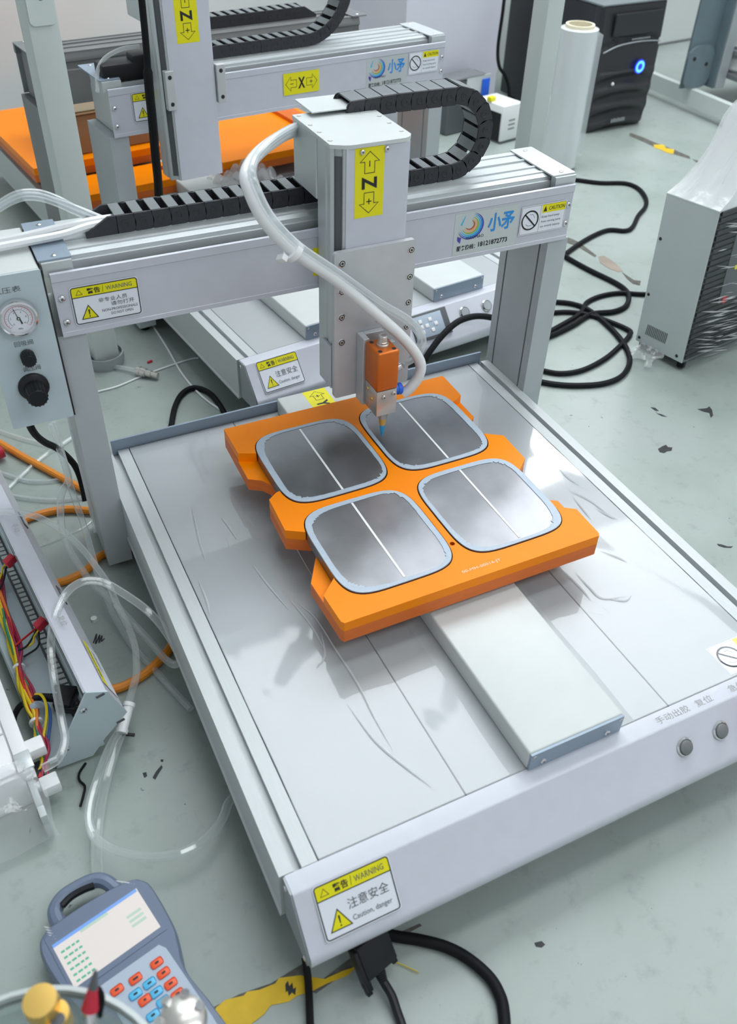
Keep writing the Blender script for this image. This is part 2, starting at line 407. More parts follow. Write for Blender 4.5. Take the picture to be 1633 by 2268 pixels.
def warning_sign(parent, o, u, v, wd, ht, lines, lab):
    """white sticker with a yellow 'warning' head, a triangle and lettering; o = lower left corner"""
    f = Flat(o, u, v); r = 0.003
    f.slab(rrect(-0.0012, wd + 0.0012, -0.0012, ht + 0.0012, r), 'label', 1)
    hd = ht * 0.73
    top = [p for p in rrect(0, wd, 0, ht, r * 0.8) if p[1] > hd]
    f.poly([(wd, hd)] + top + [(0, hd)], 'yellow', 2)
    f.line(rrect(0, wd, 0, ht, r * 0.8), 0.0009, 'ink', 3, closed=True)
    f.line([(0, hd), (wd, hd)], 0.0008, 'ink', 3)
    tx, ty, ts = wd * 0.215, ht * 0.12, ht * 0.36
    f.poly([(tx - ts * .56, ty), (tx + ts * .56, ty), (tx, ty + ts)], 'yellow', 2)
    f.line([(tx - ts * .56, ty), (tx + ts * .56, ty), (tx, ty + ts)], 0.0008, 'ink', 3, closed=True)
    f.poly([(tx - .0004, ty + ts * .28), (tx + .0004, ty + ts * .28), (tx + .0008, ty + ts * .68), (tx - .0008, ty + ts * .68)], 'ink', 3)
    f.disc(tx, ty + ts * .16, 0.0007, 'ink', 3, 8)
    a, c, q = wd * .115, hd + ht * .07, ht * .13
    f.line([(a - q * .6, c), (a + q * .6, c), (a, c + q)], 0.0004, 'ink', 3, closed=True)
    lb = flat_part('warning_label', f, parent, lab)
    g = Flat(o, u, v)
    g.text('警告', wd * .235, hd + ht * .055, ht * .155, 'ink', 4, wd * .20, bold=0.02)
    g.text('/', wd * .465, hd + ht * .045, ht * .18, 'ink', 4, wd * .02)
    g.text('WARNING', wd * .52, hd + ht * .075, ht * .115, 'inkgrey', 4, wd * .40)
    for body, x, y, sz, ww, mt in lines:
        g.text(body, wd * x, ht * y, ht * sz, mt, 4, wd * ww)
    flat_part('lettering', g, lb)
    return lb
L_DANGER = [('注意安全', .36, .38, .20, .56, 'inkgrey'), ('Caution, danger', .38, .13, .13, .54, 'inkgrey')]
L_OPEN = [('非专业人员', .38, .50, .12, .44, 'inkgrey'), ('请勿打开', .56, .355, .12, .36, 'inkgrey'),
          ('NON-PROFESSIONALS', .41, .225, .075, .55, 'inkgrey'), ('DO NOT OPEN', .54, .11, .075, .34, 'inkgrey')]
def arrow_label(parent, o, u, v, ln, wd, letter, signs, lab):
    """yellow axis sticker along u: arrow, letter, arrow; o = centre"""
    f = Flat(o, u, v); h = wd / 2
    f.slab([(-ln / 2, -h), (ln / 2, -h), (ln / 2, h), (-ln / 2, h)], 'yellow', 1)
    for sg, ch in ((-1, signs[0]), (1, signs[1])):
        x1 = sg * ln * .44; x2 = sg * ln * .30; x3 = sg * ln * .14; a, b = wd * .33, wd * .17
        f.line([(x1, 0), (x2, a), (x2, b), (x3, b), (x3, -b), (x2, -b), (x2, -a)], wd * .022, 'ink', 2, closed=True)
        c = sg * ln * .27; k = wd * .09
        f.poly([(c - k, -k * .18), (c + k, -k * .18), (c + k, k * .18), (c - k, k * .18)], 'ink', 2)
        if ch == '+': f.poly([(c - k * .18, -k), (c + k * .18, -k), (c + k * .18, k), (c - k * .18, k)], 'ink', 2)
    lb = flat_part('axis_label', f, parent, lab)
    g = Flat(o, u, v); g.text(letter, 0, -wd * .26, wd * .52, 'ink', 3, wd * .40, bold=0.03, center=True)
    flat_part('lettering', g, lb)
def logo_label(parent, o, u, v, wd, ht):
    f = Flat(o, u, v)
    f.slab([(0, 0), (wd, 0), (wd, ht), (0, ht)], 'alu', 1)
    cx, cy = wd * .255, ht * .66
    for k, (mt, rx) in enumerate((('logonavy', 1.0), ('logoblue', .90), ('logocyan', .78), ('logogreen', .64), ('logoorange', .50), ('logored', .37))):
        pts, inn = [], []
        for i in range(21):
            t = math.radians(-165 + 245 * i / 20); wv = math.sin(PI * i / 20) ** 0.7
            R0 = wd * .19 * rx; ox, oy = -wd * .02 * (1 - rx), ht * .05 * (1 - rx)
            pts.append((cx + ox + R0 * math.cos(t) * 1.05, cy + oy + R0 * math.sin(t) * .95))
            R1 = R0 - wd * .024 * wv; inn.append((cx + ox + R1 * math.cos(t) * 1.05, cy + oy + R1 * math.sin(t) * .95))
        for i in range(20): f.poly([pts[i], pts[i + 1], inn[i + 1], inn[i]], mt, 2)
    f.poly([(wd * .09, ht * .73), (wd * .115, ht * .71), (wd * .165, ht * .93), (wd * .155, ht * .93)], 'logocyan', 2)
    f.poly([(wd * .055, ht * .46), (wd * .12, ht * .42), (wd * .105, ht * .28), (wd * .06, ht * .36)], 'logonavy', 2)
    lb = flat_part('company_label', f, parent, 'silver grey company sticker with a swirl emblem and a telephone number')
    g = Flat(o, u, v)
    g.text('小矛', wd * .52, ht * .44, ht * .44, 'logoblue', 3, wd * .42, bold=0.025)
    g.text('XIAOMAO', wd * .19, ht * .35, ht * .075, 'ink', 3, wd * .28)
    g.text('服务热线：', wd * .06, ht * .10, ht * .125, 'ink', 3, wd * .29, bold=0.02)
    g.text('18121872773', wd * .40, ht * .12, ht * .12, 'ink', 3, wd * .46, bold=0.02)
    flat_part('lettering', g, lb)
def caution_label(parent, o, u, v, wd, ht):
    f = Flat(o, u, v)
    f.slab([(0, 0), (wd, 0), (wd, ht), (0, ht)], 'label', 1)
    f.line([(.001, .001), (wd - .001, .001), (wd - .001, ht - .001), (.001, ht - .001)], .0003, 'inkgrey', 2, closed=True)
    f.line([(wd * .43, .001), (wd * .43, ht - .001)], .0003, 'inkgrey', 2)
    f.poly([(wd * .46, ht * .68), (wd * .985, ht * .68), (wd * .985, ht * .97), (wd * .46, ht * .97)], 'yellow', 2)
    r = min(wd * .175, ht * .36)
    f.ring(wd * .215, ht * .50, r, r * .16, 'ink', 3)
    f.line([(wd * .215 - r * .7, ht * .5 + r * .7), (wd * .215 + r * .7, ht * .5 - r * .7)], r * .16, 'ink', 3)
    f.line([(wd * .215 - r * .5, ht * .5 - r * .4), (wd * .215 - r * .1, ht * .5 - r * .62), (wd * .215 + r * .35, ht * .5 - r * .55)], r * .06, 'inkpale', 2)
    f.line([(wd * .215 - r * .1, ht * .5 + r * .62), (wd * .215 + r * .3, ht * .5 + r * .6), (wd * .215 + r * .55, ht * .5 + r * .2)], r * .06, 'inkpale', 2)
    a = wd * .53; f.poly([(a - wd * .04, ht * .73), (a + wd * .04, ht * .73), (a, ht * .92)], 'ink', 3)
    lb = flat_part('caution_label', f, parent, 'white caution sticker with a crossed out hand in a circle')
    g = Flat(o, u, v)
    g.text('CAUTION', wd * .61, ht * .755, ht * .13, 'ink', 4, wd * .35)
    for k, tx in enumerate(('Keep hand away', 'from moving parts', 'to avoid injury')):
        g.text(tx, wd * .47, ht * (.49 - .17 * k), ht * .10, 'inkgrey', 4, wd * (.44 if k else .40))
    flat_part('lettering', g, lb)
def bolt(b, p, n, r, h=None, mt='chrome', dark=True):
    p, n = Vector(p), Vector(n).normalized(); h = h or r * 0.55
    b.use(mt).lathe(p, n, [(r, 0), (r, h * .4), (r * .8, h * .8), (r * .42, h)], 14)
    b.use('dark' if dark else mt).lathe(p + n * h, n, [(r * .42, 0), (0, -0.0001)], 10)
def socket(b, p, n, r):
    p, n = Vector(p), Vector(n).normalized()
    b.use('chrome').lathe(p, n, [(r, 0), (r, .0004), (r * .82, .0007)], 18)
    b.use('ink').lathe(p, n, [(r * .82, .0007), (r * .60, .0006)], 18)
    b.use('steel').lathe(p, n, [(r * .60, .0006), (r * .55, .0011), (r * .30, .0011)], 18)
    b.use('ink').lathe(p, n, [(r * .30, .0011), (0, .0010)], 12)
# ------------------------------------------------------------------ room (structure)
def floor_mat():
    mm = mat('grey_green_floor_paint', (0.36, 0.415, 0.385), 0.30, var=0.0, coat=0.0)
    nt = mm.node_tree; b = nt.nodes['Principled BSDF']
    tc = nt.nodes.new('ShaderNodeTexCoord')
    def noise(sc, det=6, rough=.6):
        n = nt.nodes.new('ShaderNodeTexNoise'); n.inputs['Scale'].default_value = sc; n.inputs['Detail'].default_value = det
        n.inputs['Roughness'].default_value = rough
        nt.links.new(tc.outputs['Object'], n.inputs['Vector']); return n
    def ramp(n, e):
        r = nt.nodes.new('ShaderNodeValToRGB')
        while len(r.color_ramp.elements) < len(e): r.color_ramp.elements.new(0.5)
        for el, (p, c) in zip(r.color_ramp.elements, e): el.position = p; el.color = (*c, 1)
        nt.links.new(n.outputs[0], r.inputs[0]); return r
    a = ramp(noise(3.2), [(0.32, (0.275, 0.325, 0.295)), (0.52, (0.35, 0.405, 0.375)), (0.72, (0.385, 0.43, 0.415))])
    c = ramp(noise(38, 8, .7), [(0.30, (0.80, 0.80, 0.80)), (0.45, (1, 1, 1))])
    d = ramp(noise(95, 3, .5), [(0.235, (0.25, 0.25, 0.25)), (0.275, (1, 1, 1))])
    def mul(x, y):
        mx = nt.nodes.new('ShaderNodeMix'); mx.data_type = 'RGBA'; mx.blend_type = 'MULTIPLY'; mx.inputs[0].default_value = 1
        nt.links.new(x.outputs[2] if x.bl_idname == 'ShaderNodeMix' else x.outputs[0], mx.inputs[6]); nt.links.new(y.outputs[0], mx.inputs[7]); return mx
    e = mul(mul(a, c), d)
    nt.links.new(e.outputs[2], b.inputs['Base Color'])
    r = nt.nodes.new('ShaderNodeMapRange'); r.inputs[3].default_value = 0.22; r.inputs[4].default_value = 0.48
    nt.links.new(noise(9).outputs[0], r.inputs[0]); nt.links.new(r.outputs[0], b.inputs['Roughness'])
    return mm
M['floor'] = floor_mat()
M['wall'] = mat('white_wall_paint', (0.66, 0.69, 0.685), 0.6, var=0.03, scale=4)
M['pillar'] = mat('lilac_white_wall_paint', (0.63, 0.64, 0.72), 0.6, var=0.03, scale=5)
M['ceiling'] = mat('white_ceiling', (0.80, 0.81, 0.82), 0.7)
WD = math.radians(8.0)                             # the back wall and the machines behind stand at 8 degrees
wx, wy = Vector((math.cos(WD), math.sin(WD), 0)), Vector((-math.sin(WD), math.cos(WD), 0))
W0 = Vector((2.28, 2.20, 0))
def wbox(b, p, a0, a1, d0, d1, z0, z1, bev=0.0):
    """box in the frame of the back wall with its origin at p"""
    c = p + wx * (a0 + a1) / 2 + wy * (d0 + d1) / 2 + Vector((0, 0, (z0 + z1) / 2))
    return b.obox(c, wx, wy, (0, 0, 1), (a1 - a0) / 2, (d1 - d0) / 2, (z1 - z0) / 2, bev)
struct('floor', B().use('floor').box(-2.2, 4.6, -2.2, 3.2, -0.05, 0.0))
b = B().use('wall'); wbox(b, W0, -4.6, 2.2, 0, 0.12, -0.01, 2.20); struct('wall_back', b)
b = B().use('pillar'); pc = Vector((0.995, 1.735, 0)); wbox(b, pc, 0, 0.30, 0, 0.36, 0.0, 2.20); struct('wall_pillar', b)
b = B().use('darkgrey'); wbox(b, W0, -0.70, 2.0, -0.004, 0.0, 0, 0.007); struct('wall_foot_shade', b)  # dark strip drawn for the brownish, shadowy wall foot; no real baseboard
struct('ceiling', B().use('ceiling').box(-2.2, 4.6, -2.2, 3.2, 2.20, 2.28))
for lx, ly, hx, hy, lab in ((1.25, 1.39, 1.20, .50, 'wide ceiling light panel above the robots'),
                            (1.25, .15, 1.20, .14, 'narrow fill light panel added on the ceiling above the front edge of the near robot'),  # unseen panel, added as fill
                            (1.25, -1.10, 1.20, .22, 'fill light panel added on the ceiling farthest behind the camera')):  # another added panel, only for fill light
    t = thing('ceiling_light', lab, 'ceiling light', (lx, ly, 2.145), 0, 'ceiling light panels')
    part('diffuser', B().use('led').box(-hx, hx, -hy, hy, 0, .012), t)
    part('light_frame', B().use('white').box(-hx - .015, hx + .015, -hy - .015, hy + .015, .012, .050), t)
b = B().use('white')
for a0, a1, z0, z1 in ((-.40, .16, 1.46, 1.50), (-.40, .16, 2.06, 2.10), (-.40, -.36, 1.50, 2.06), (.12, .16, 1.50, 2.06)): wbox(b, W0, a0, a1, -.020, -.0005, z0, z1, .003)
win = struct('window_1', b)
b = B().use('daylight'); wbox(b, W0, -.36, .12, -.006, -.002, 1.50, 2.06); struct('window_pane', b, parent=win)
# ------------------------------------------------------------------ cable chain link (one mesh, shared)
PITCH, CH = 0.0172, 0.0170
def link_mesh(y0, y1):
    b = B(); h = CH / 2; p = PITCH
    for y, s in ((y0, 1), (y1, -1)):
        outer = [(-.30 * p, -h), (.42 * p, -h)] + [(.42 * p + .34 * p * math.sin(t), -h * math.cos(t)) for t in [PI * k / 9 for k in range(1, 9)]] + [(.42 * p, h), (-.30 * p, h)]
        inner = [(-.60 * p, -h * .94), (.2 * p, -h * .94), (.2 * p, h * .94), (-.60 * p, h * .94)]
        b.use('chain').prism(outer, y, y + s * .0026, 'y'); b.use('chain').prism(inner, y + s * .0014, y + s * .0034, 'y')
        arc = [(.42 * p + .34 * p * math.sin(t), -h * math.cos(t)) for t in [PI * k / 9 for k in range(0, 10)]]
        arc2 = [(x + .0019, z) for x, z in arc][::-1]
        b.use('ink').prism(arc + arc2, y + s * .0003, y + s * .0013, 'y')
        b.use('chain').lathe((.16 * p, y, 0), (0, -s, 0), [(.0036, 0), (.0036, .00035), (.0027, .0005), (.0024, .0001), (0, .0001)], 14)
    b.use('chaingrey').box(-.34 * p, .22 * p, y0 + .002, y1 - .002, h - .0012, h + .0003)
    b.use('chaingrey').box(-.42 * p, .50 * p, y0 + .002, y1 - .002, -h - .0003, -h + .0012)
    return make('chain_link', b)
LINKS = {}
def chain(parent, path, y0, y1, tang=None):
    """links along a path in the x-z plane; returns the chain part"""
    key = (round(y1 - y0, 4)); 
    if key not in LINKS: LINKS[key] = link_mesh(0, y1 - y0)
    P = [Vector((x, 0, z)) for x, z in path]
    b = B().use('chain'); h = CH / 2
    x0, z0 = path[0]
    b.prism([(x0 - .026, z0 - h), (x0 + .004, z0 - h), (x0 + .004, z0 + h), (x0 - .004, z0 + h), (x0 - .026, z0 - h + .004)], y0, y0 + .003, 'y')
    b.prism([(x0 - .026, z0 - h), (x0 + .004, z0 - h), (x0 + .004, z0 + h), (x0 - .004, z0 + h), (x0 - .026, z0 - h + .004)], y1 - .003, y1, 'y')
    b.use('chaingrey').box(x0 - .024, x0 - .004, y0 + .003, y1 - .003, z0 - h, z0 - h + .0015)
    ch = part('cable_chain', b, parent, 'black plastic cable drag chain with grey bars')
    seg, acc = [], 0.0
    L = [0.0]
    for a, c in zip(P, P[1:]): L.append(L[-1] + (c - a).length)
    d = PITCH * .5
    while d < L[-1]:
        i = max(j for j in range(len(L)) if L[j] <= d); i = min(i, len(P) - 2)
        t = (d - L[i]) / (L[i + 1] - L[i]); q = P[i].lerp(P[i + 1], t)
        def at(dd):
            dd = min(max(dd, 0), L[-1] - 1e-6); i2 = min(max(j for j in range(len(L)) if L[j] <= dd), len(P) - 2)
            return P[i2].lerp(P[i2 + 1], (dd - L[i2]) / (L[i2 + 1] - L[i2]))
        tg = at(d + PITCH * .5) - at(d - PITCH * .5); ang = math.atan2(tg.z, tg.x)
        o = bpy.data.objects.new('chain_link', LINKS[key]); COL.objects.link(o); o.parent = ch
        o.location = (q.x, y0, q.z); o.rotation_euler = (0, -ang, 0)
        d += PITCH
    return ch
# ------------------------------------------------------------------ desktop gantry robot
S = 0.503                                           # left and right mirror about x = S/2
def fins(x, sgn, z0, z1, n):
    p = [(x, z1)]
    st = (z1 - z0) / n
    for k in range(n):
        z = z1 - k * st
        p += [(x, z - st * .62), (x + sgn * .0022, z - st * .66), (x + sgn * .0022, z - st * .96), (x, z - st)]
    return p
def robot(name, label, o, ang, D=0.563, LY=0.4756, zx=0.2225, zz=0.0, slides=((0.2050, 0.3000),), head=True, grey=False, group=None):
    t = thing(name, label, 'robot', (o[0], o[1], 0), ang, group)
    paint, alu = ('midgrey', 'shadegrey') if grey else ('paint', 'alu')
    cap = 'darkgrey' if grey else 'endplate'
    # base
    part('chassis', B().use('darkgrey').box(.004, S - .004, .004, D - .004, .046, .098), t)
    for sd in (0, 1):
        pr = [(-.0125, .105), (-.0008, .105), (-.0008, .0985), (.0058, .0985), (.0058, .1048), (.0185, .1048), (.0185, .0975), (.004, .0975), (.004, .047), (-.0140, .043), (-.0140, .0455)]
        pr += fins(-.0125, .001, .047, .097, 5)[::-1]
        if sd: pr = [(S - x, z) for x, z in pr]
        part('side_rail', B().use('rail').prism(pr, 0.0006, D - .001, 'y'), t)
    e = [x for s in slides for x in s]
    cuts = [.0191] + ([.148, .3555] if len(slides) == 1 else [.2515]) + [S - .0191]
    for a, c in zip(cuts, cuts[1:]):
        part('table_plate', B().use('plate').box(a + .0003, c - .0003, .0006, D - .001, .100, .105, .0006, 1), t)
    for a, c in slides:
        part('slide_cover', B().use('slide').box(a, c, .0, D - .004, .105, .127, .0022, 3), t)
        b = B().use(cap).box(a + .0008, c - .0008, -.0022, -.0001, .1055, .1262)
        for x, z, r in ((a + .014, .112, .0028), (c - .016, .112, .0028), (a + .004, .123, .0016), (c - .004, .123, .0016)):
            bolt(b, (x, -.0022, z), (0, -1, 0), r)
        part('slide_end_plate', b, t)
    fp = [(0, .105), (-.0145, .105)] + [(-.0145 - .0032 * math.sin(a), .1018 + .0032 * math.cos(a)) for a in (.3, .6, .9)]
    fp += [(-.0470, .0652)] + [(-.0420 - .0078 * math.cos(a), .0575 - .0120 * math.sin(a)) for a in (-.55, -.2, .2, .6, 1.0, 1.4)] + [(-.034, .0445), (-.012, .0445), (-.012, .1005), (0, .1005)]
    part('front_panel', B().use(paint).prism(fp, -.0085, S + .0085, 'x'), t)
    for x0, x1 in ((-.0100, -.0086), (S + .0086, S + .0100)):
        b = B().use(cap if grey else 'midgrey').prism([(-.0005, .1045), (-.0150, .1045), (-.0462, .0640), (-.0480, .056), (-.044, .046), (.012, .046), (.012, .098), (0, .098)], x0, x1, 'x')
        if x0 < 0:
            for y, z in ((-.006, .098), (.004, .092), (-.040, .052), (.004, .052)): bolt(b, (x0, y, z), (-1, 0, 0), .0026)
        part('end_cap', b, t)
    fl = [(x, z) for x, z in ((0, .088), (S, .088), (S, .119), (0, .119))]
    part('rear_flange', B().use('endplate' if not grey else 'darkgrey').prism(fl, D, D + .0025, 'y'), t)
    for x in (.03, S - .03):
        for y in (.03, D - .05):
            part('rubber_foot', B().use('blackrub').cyl((x, y, 0), (x, y, .047), .013, 16, .015), t)
    # gantry
    for sd in (0, 1):
        gx, gw = .0035, .003
        yA, yB = LY, LY + .0915
        pl = [(-.040, yA), (-.0125, yA), (-.0125, yA + .013), (-.0125 - gx, yA + .013), (-.0125 - gx, yA + .013 + gw), (-.0125, yA + .013 + gw),
              (-.0125, yB - .016), (-.0125 - gx, yB - .016), (-.0125 - gx, yB - .013), (-.0125, yB - .013), (-.0125, yB), (-.040, yB)]
        if sd: pl = [(S + .0003 - x, y) for x, y in pl]
        part('leg', B().use(alu if grey else 'leg').prism(pl, .012, .311, 'z'), t)
        b = B().use('ink')
        for y in (yA + .013, yB - .016):
            x0, x1 = (-.0160, -.0150) if not sd else (S + .0153, S + .0163)
            b.box(x0, x1, y, y + gw, .112, .309)
        part('slot_strip', b, t)
        xc = -.026 if not sd else S + .026
        part('leg_foot', B().use('blackrub').cyl((xc, yA + .02, 0), (xc, yA + .02, .012), .008, 12).cyl((xc, yB - .02, 0), (xc, yB - .02, .012), .008, 12), t)
    y0 = LY + .0105
    ridge = [(y0, .312), (y0, .3775), (y0 + .004, .3775), (y0 + .004, .381), (y0 + .012, .3822), (y0 + .0122, .3835), (y0 + .016, .3835), (y0 + .0162, .3822),
             (y0 + .028, .3822), (y0 + .0282, .3838), (y0 + .0315, .3838), (y0 + .0317, .3818), (y0 + .050, .3818), (y0 + .0502, .3838), (y0 + .0535, .3838), (y0 + .0537, .3822),
             (y0 + .070, .3822), (y0 + .0702, .3835), (LY + .0890, .3835), (LY + .0890, .380), (LY + .0915, .376), (LY + .0915, .371), (LY + .0885, .369), (LY + .0885, .361), (LY + .0915, .359), (LY + .0915, .312)]
    part('beam_profile', B().use('shadegrey' if grey else 'alu').prism(ridge, -.026, S + .030, 'x'), t)  # on the grey robot the beam's shade is in the colour
    part('belt_strip', B().use('ink').box(-.0, S + .012, LY - .0012, y0 - .0002, .360, .3700), t)
    yc = LY - .0036
    cv = [(yc, .3115), (yc, .3160), (yc + .0006, .3164), (yc + .0006, .3660), (yc - .0004, .3668), (yc - .0004, .3745), (yc + .0016, .3752), (yc + .0020, .3752), (yc + .0020, .3115)]
    part('front_cover', B().use(paint).prism(cv, -.0335, S + .0345, 'x'), t)
    for x, z in ((-.0275, .350), (-.0275, .326), (S + .0295, .3525), (S + .0295, .331)):
        b = B(); bolt(b, (x, yc, z), (0, -1, 0), .0031); part('cover_bolt', b, t)
    for a, c, d in ((-.0400, -.0105, cap), (.5110, .5410, 'alu' if not grey else cap)):
        b = B().use(d).prism(rrect(a, c, LY + .0045, LY + .0925, .0012, 2), .3835, .3850, 'z')
        b.use('alu' if not grey else cap).box(a + .002, c - .001, LY + .0010, LY + .0095, .3700, .3834)
        bolt(b, ((a + c) / 2, LY + .011, .3850), (0, 0, 1), .0024); bolt(b, ((a + c) / 2, LY + .083, .3850), (0, 0, 1), .0024)
        part('beam_end_cover', b, t)
    # vertical axis
    if head:
        x = zx; zb, zt = .207 + zz, .463 + zz; yf = LY - .0436
        col = [(x + .003, LY - .0050), (x + .003, yf + .020), (x + .0045, yf + .019), (x + .0045, yf + .016), (x + .003, yf + .015), (x + .003, yf + .009), (x + .0055, yf + .0058),
               (x + .0055, yf + .0090), (x + .0125, yf + .0045), (x + .0125, yf + .0012), (x + .0145, yf), (x + .076, yf)]
        col += [(x + .076 + .005 * math.sin(a), yf + .005 - .005 * math.cos(a)) for a in (.4, .8, 1.2, 1.57)] + [(x + .081, LY - .0050)]
        part('axis_column', B().use('alu').prism(col, zb, zt, 'z'), t)
        part('dust_strip', B().use('dark').prism([(x + .0058, yf + .0078), (x + .0120, yf + .0036), (x + .0126, yf + .0048), (x + .0064, yf + .0092)], zb + .006, zt - .008, 'z'), t)
        part('axis_cover', B().use(paint).prism([(x + .0145, yf - .0015), (x + .0765, yf - .0015), (x + .0800, yf - .0005), (x + .0800, yf - .0001), (x + .0145, yf - .0001)], zb, zt, 'z'), t)
        part('motor_housing', B().use('alu').box(x + .0016, x + .0830, LY - .0048, LY + .0515, .4045 + zz, zt, .001, 1), t)
        cp = [(x + .0013, LY + .0520), (x + .0013, yf + .006), (x + .0045, yf + .004), (x + .0125, yf - .0005), (x + .019, yf - .0025), (x + .074, yf - .0025), (x + .0800, yf + .0005), (x + .0838, yf + .006), (x + .0838, LY + .0520)]
        b = B().use('slide').prism(cp, zt, zt + .0035, 'z')
        for xx in (x + .006, x + .0785):
            for yy in (LY - .028, LY - .003, LY + .018, LY + .0465):
                b.use('steel').lathe((xx, yy, zt + .0035), (0, 0, 1), [(.0022, 0), (.0022, .0004), (.0012, .0002), (0, .0001)], 10)
        for xx in (x + .030, x + .055): bolt(b, (xx, yf - .0026, zt - .004), (0, -1, 0), .0024)
        part('top_cap', b, t)
    return t
# ------------------------------------------------------------------ the main robot
R1 = robot('dispensing_robot', 'large white desktop gantry robot in front, holding an orange dispensing valve over an orange tray', (0, 0), 0.0, group='desktop gantry robots')
# sloping front panel: stickers, buttons, engraved captions
sv = Vector((0, .0325, .0398)).normalized(); so = Vector((0, -.0152, .1048)); sn = Vector((1, 0, 0)).cross(sv)
def on_slope(x, s): return so - sv * s + Vector((x, 0, 0)) + sn * .0012
warning_sign(R1, on_slope(.0070, .0443), (1, 0, 0), sv, .0605, .0420, L_DANGER, 'yellow and white warning sticker on the sloping front panel')
for x in (.3528, .3936):
    b = B(); p = on_slope(x, .0240) - sn * .001
    b.use('chrome').lathe(p, sn, [(.0085, 0), (.0085, .0012), (.0072, .0022), (.0070, .0012)], 24)
    b.use('darkgrey').lathe(p, sn, [(.0068, .0010), (.0064, .0034), (.0058, .0038), (0, .0038)], 24)
    part('push_button', b, R1, 'round push button with a chrome ring')
b = B(); p = on_slope(.436, .0240)
b.use('yellow').lathe(p - sn * .001, sn, [(.0145, 0), (.0145, .002), (0, .002)], 24); b.use('red').lathe(p + sn * .001, sn, [(.008, 0), (.008, .012), (.0125, .014), (.0125, .020), (.010, .023), (0, .024)], 24)
part('emergency_stop', b, R1, 'red emergency stop button with a yellow collar')
for tx, x, ww in (('手动出胶', .3345, .036), ('复位', .3785, .0185), ('急停', .4170, .0185)):
    f = Flat((0, 0, .10505), (1, 0, 0), (0, 1, 0)); f.text(tx, x, -.0118, .0072, 'inkpale', 1, ww); flat_part('button_caption', f, R1)
caution_label(R1, (.4312, .0038, .10505), (1, 0, 0), (0, 1, 0), .066, .0330)
# beam stickers
yc = .4756 - .0036 - .0004
warning_sign(R1, (-.0190, yc, .3222), (1, 0, 0), (0, 0, 1), .0605, .0362, L_OPEN, 'yellow and white warning sticker at the left end of the beam')
logo_label(R1, (.3848, yc + .0009, .3168), (1, 0, 0), (0, 0, 1), .0815, .0470)
caution_label(R1, (.4690, yc - .0002, .3262), (1, 0, 0), (0, 0, 1), .0600, .0328)
arrow_label(R1, (.2515, yc + .0008, .3400), (1, 0, 0), (0, 0, 1), .062, .030, 'X', '-+', 'yellow sticker with an X between two arrows, half behind the column')
arrow_label(R1, (.2605, .4304, .4300), (0, 0, -1), (1, 0, 0), .0650, .0300, 'Z', '-+', 'yellow sticker with a Z between up and down arrows')
arrow_label(R1, (.2530, .5260, .12705), (0, -1, 0), (1, 0, 0), .062, .030, 'Y', '+-', 'yellow sticker with a Y between two arrows on the slide')
# tool plate of the vertical axis
b = B().use('alu2').prism([(x, z) for x, z in rrect(.2225, .3115, .2040, .3690, .0035)], .4245, .4300, 'y')
for x, zs in ((.3064, (.3588, .3300, .3015, .2730)), (.2306, (.3580, .3285, .3000, .2711))):
    for z in zs: socket(b, (x, .4245, z), (0, -1, 0), .0040)
for z in (.2875, .2734): b.use('chrome').lathe((.2702, .4245, z), (0, -1, 0), [(.0016, 0), (.0016, .0003), (.0012, .0002)], 12); b.use('ink').lathe((.2702, .4245, z), (0, -1, 0), [(.0012, .0002), (0, .0001)], 12)
part('tool_plate', b, R1, 'pale metal plate with eight socket screws')
part('carriage_block', B().use('alu').box(.2300, .3045, .43005, .43035, .212, .362), R1)
part('limit_strip', B().use('paint').box(.2228, .2253, .4335, .4560, .214, .262), R1)
# dispensing valve: body, block, nozzle
V = part('valve_bracket', B().use('alu2').box(.2480, .2545, .4080, .4244, .1990, .2790, .0005, 1).box(.2545, .2760, .4180, .4244, .1990, .2790, .0005, 1).box(.2746, .2905, .4190, .4244, .212, .262, .0005, 1), R1, 'milled bracket behind the valve')
x0, x1, y0v, y1v = .2498, .2744, .3780, .4078
b = B().use('valve').box(x0, x1, y0v, y1v, .2320, .2775, .0022, 3)
part('valve_body', b, V, 'orange anodised valve body')
b = B().use('ink')
for xx, yy in ((x0 + .0045, y0v + .005), (x1 - .0045, y0v + .005), (x0 + .0045, y1v - .005), (x1 - .0045, y1v - .005)):
    b.use('logored').lathe((xx, yy, .2775), (0, 0, 1), [(.0029, .0001), (.0023, .0001), (.0021, -.0004)], 14); b.use('ink').lathe((xx, yy, .2775), (0, 0, 1), [(.0023, .0001), (0, .00005)], 14)
part('screw_hole', b, V)
b = B(); c = ((x0 + x1) / 2, (y0v + y1v) / 2)
b.use('steel').lathe((*c, .2775), (0, 0, 1), [(.0062, 0), (.0062, .0022), (.0052, .0030), (.0052, .0048), (.0046, .0052), (.0046, .0110), (.0040, .0118), (.0022, .0118), (.0018, .0100), (0, .0100)], 22)
part('adjusting_screw', b, V, 'steel adjusting screw on top of the valve')
b = B().use('steel').box(x0 + .0006, x1 - .0006, y0v + .0006, y1v - .0006, .2010, .2318, .0010, 2)
for xx, zz2 in ((x0 + .0085, .2245), (x1 - .0045, .2265)): bolt(b, (xx, y0v + .0006, zz2), (0, -1, 0), .0026, .0020, 'steel')
for yy, zz2 in ((y0v + .012, .2180), (y0v + .022, .2250)): bolt(b, (x0 + .0006, yy, zz2), (-1, 0, 0), .0020, .0014, 'brass')
part('valve_block', b, V, 'steel fluid block with screws')
nx, ny = .2655, .3925
b = B(); b.use('steel').lathe((nx, ny, .2010), (0, 0, -1), [(.0060, 0), (.0060, .006), (.0052, .007), (.0052, .0125), (.0046, .0135)], 6)
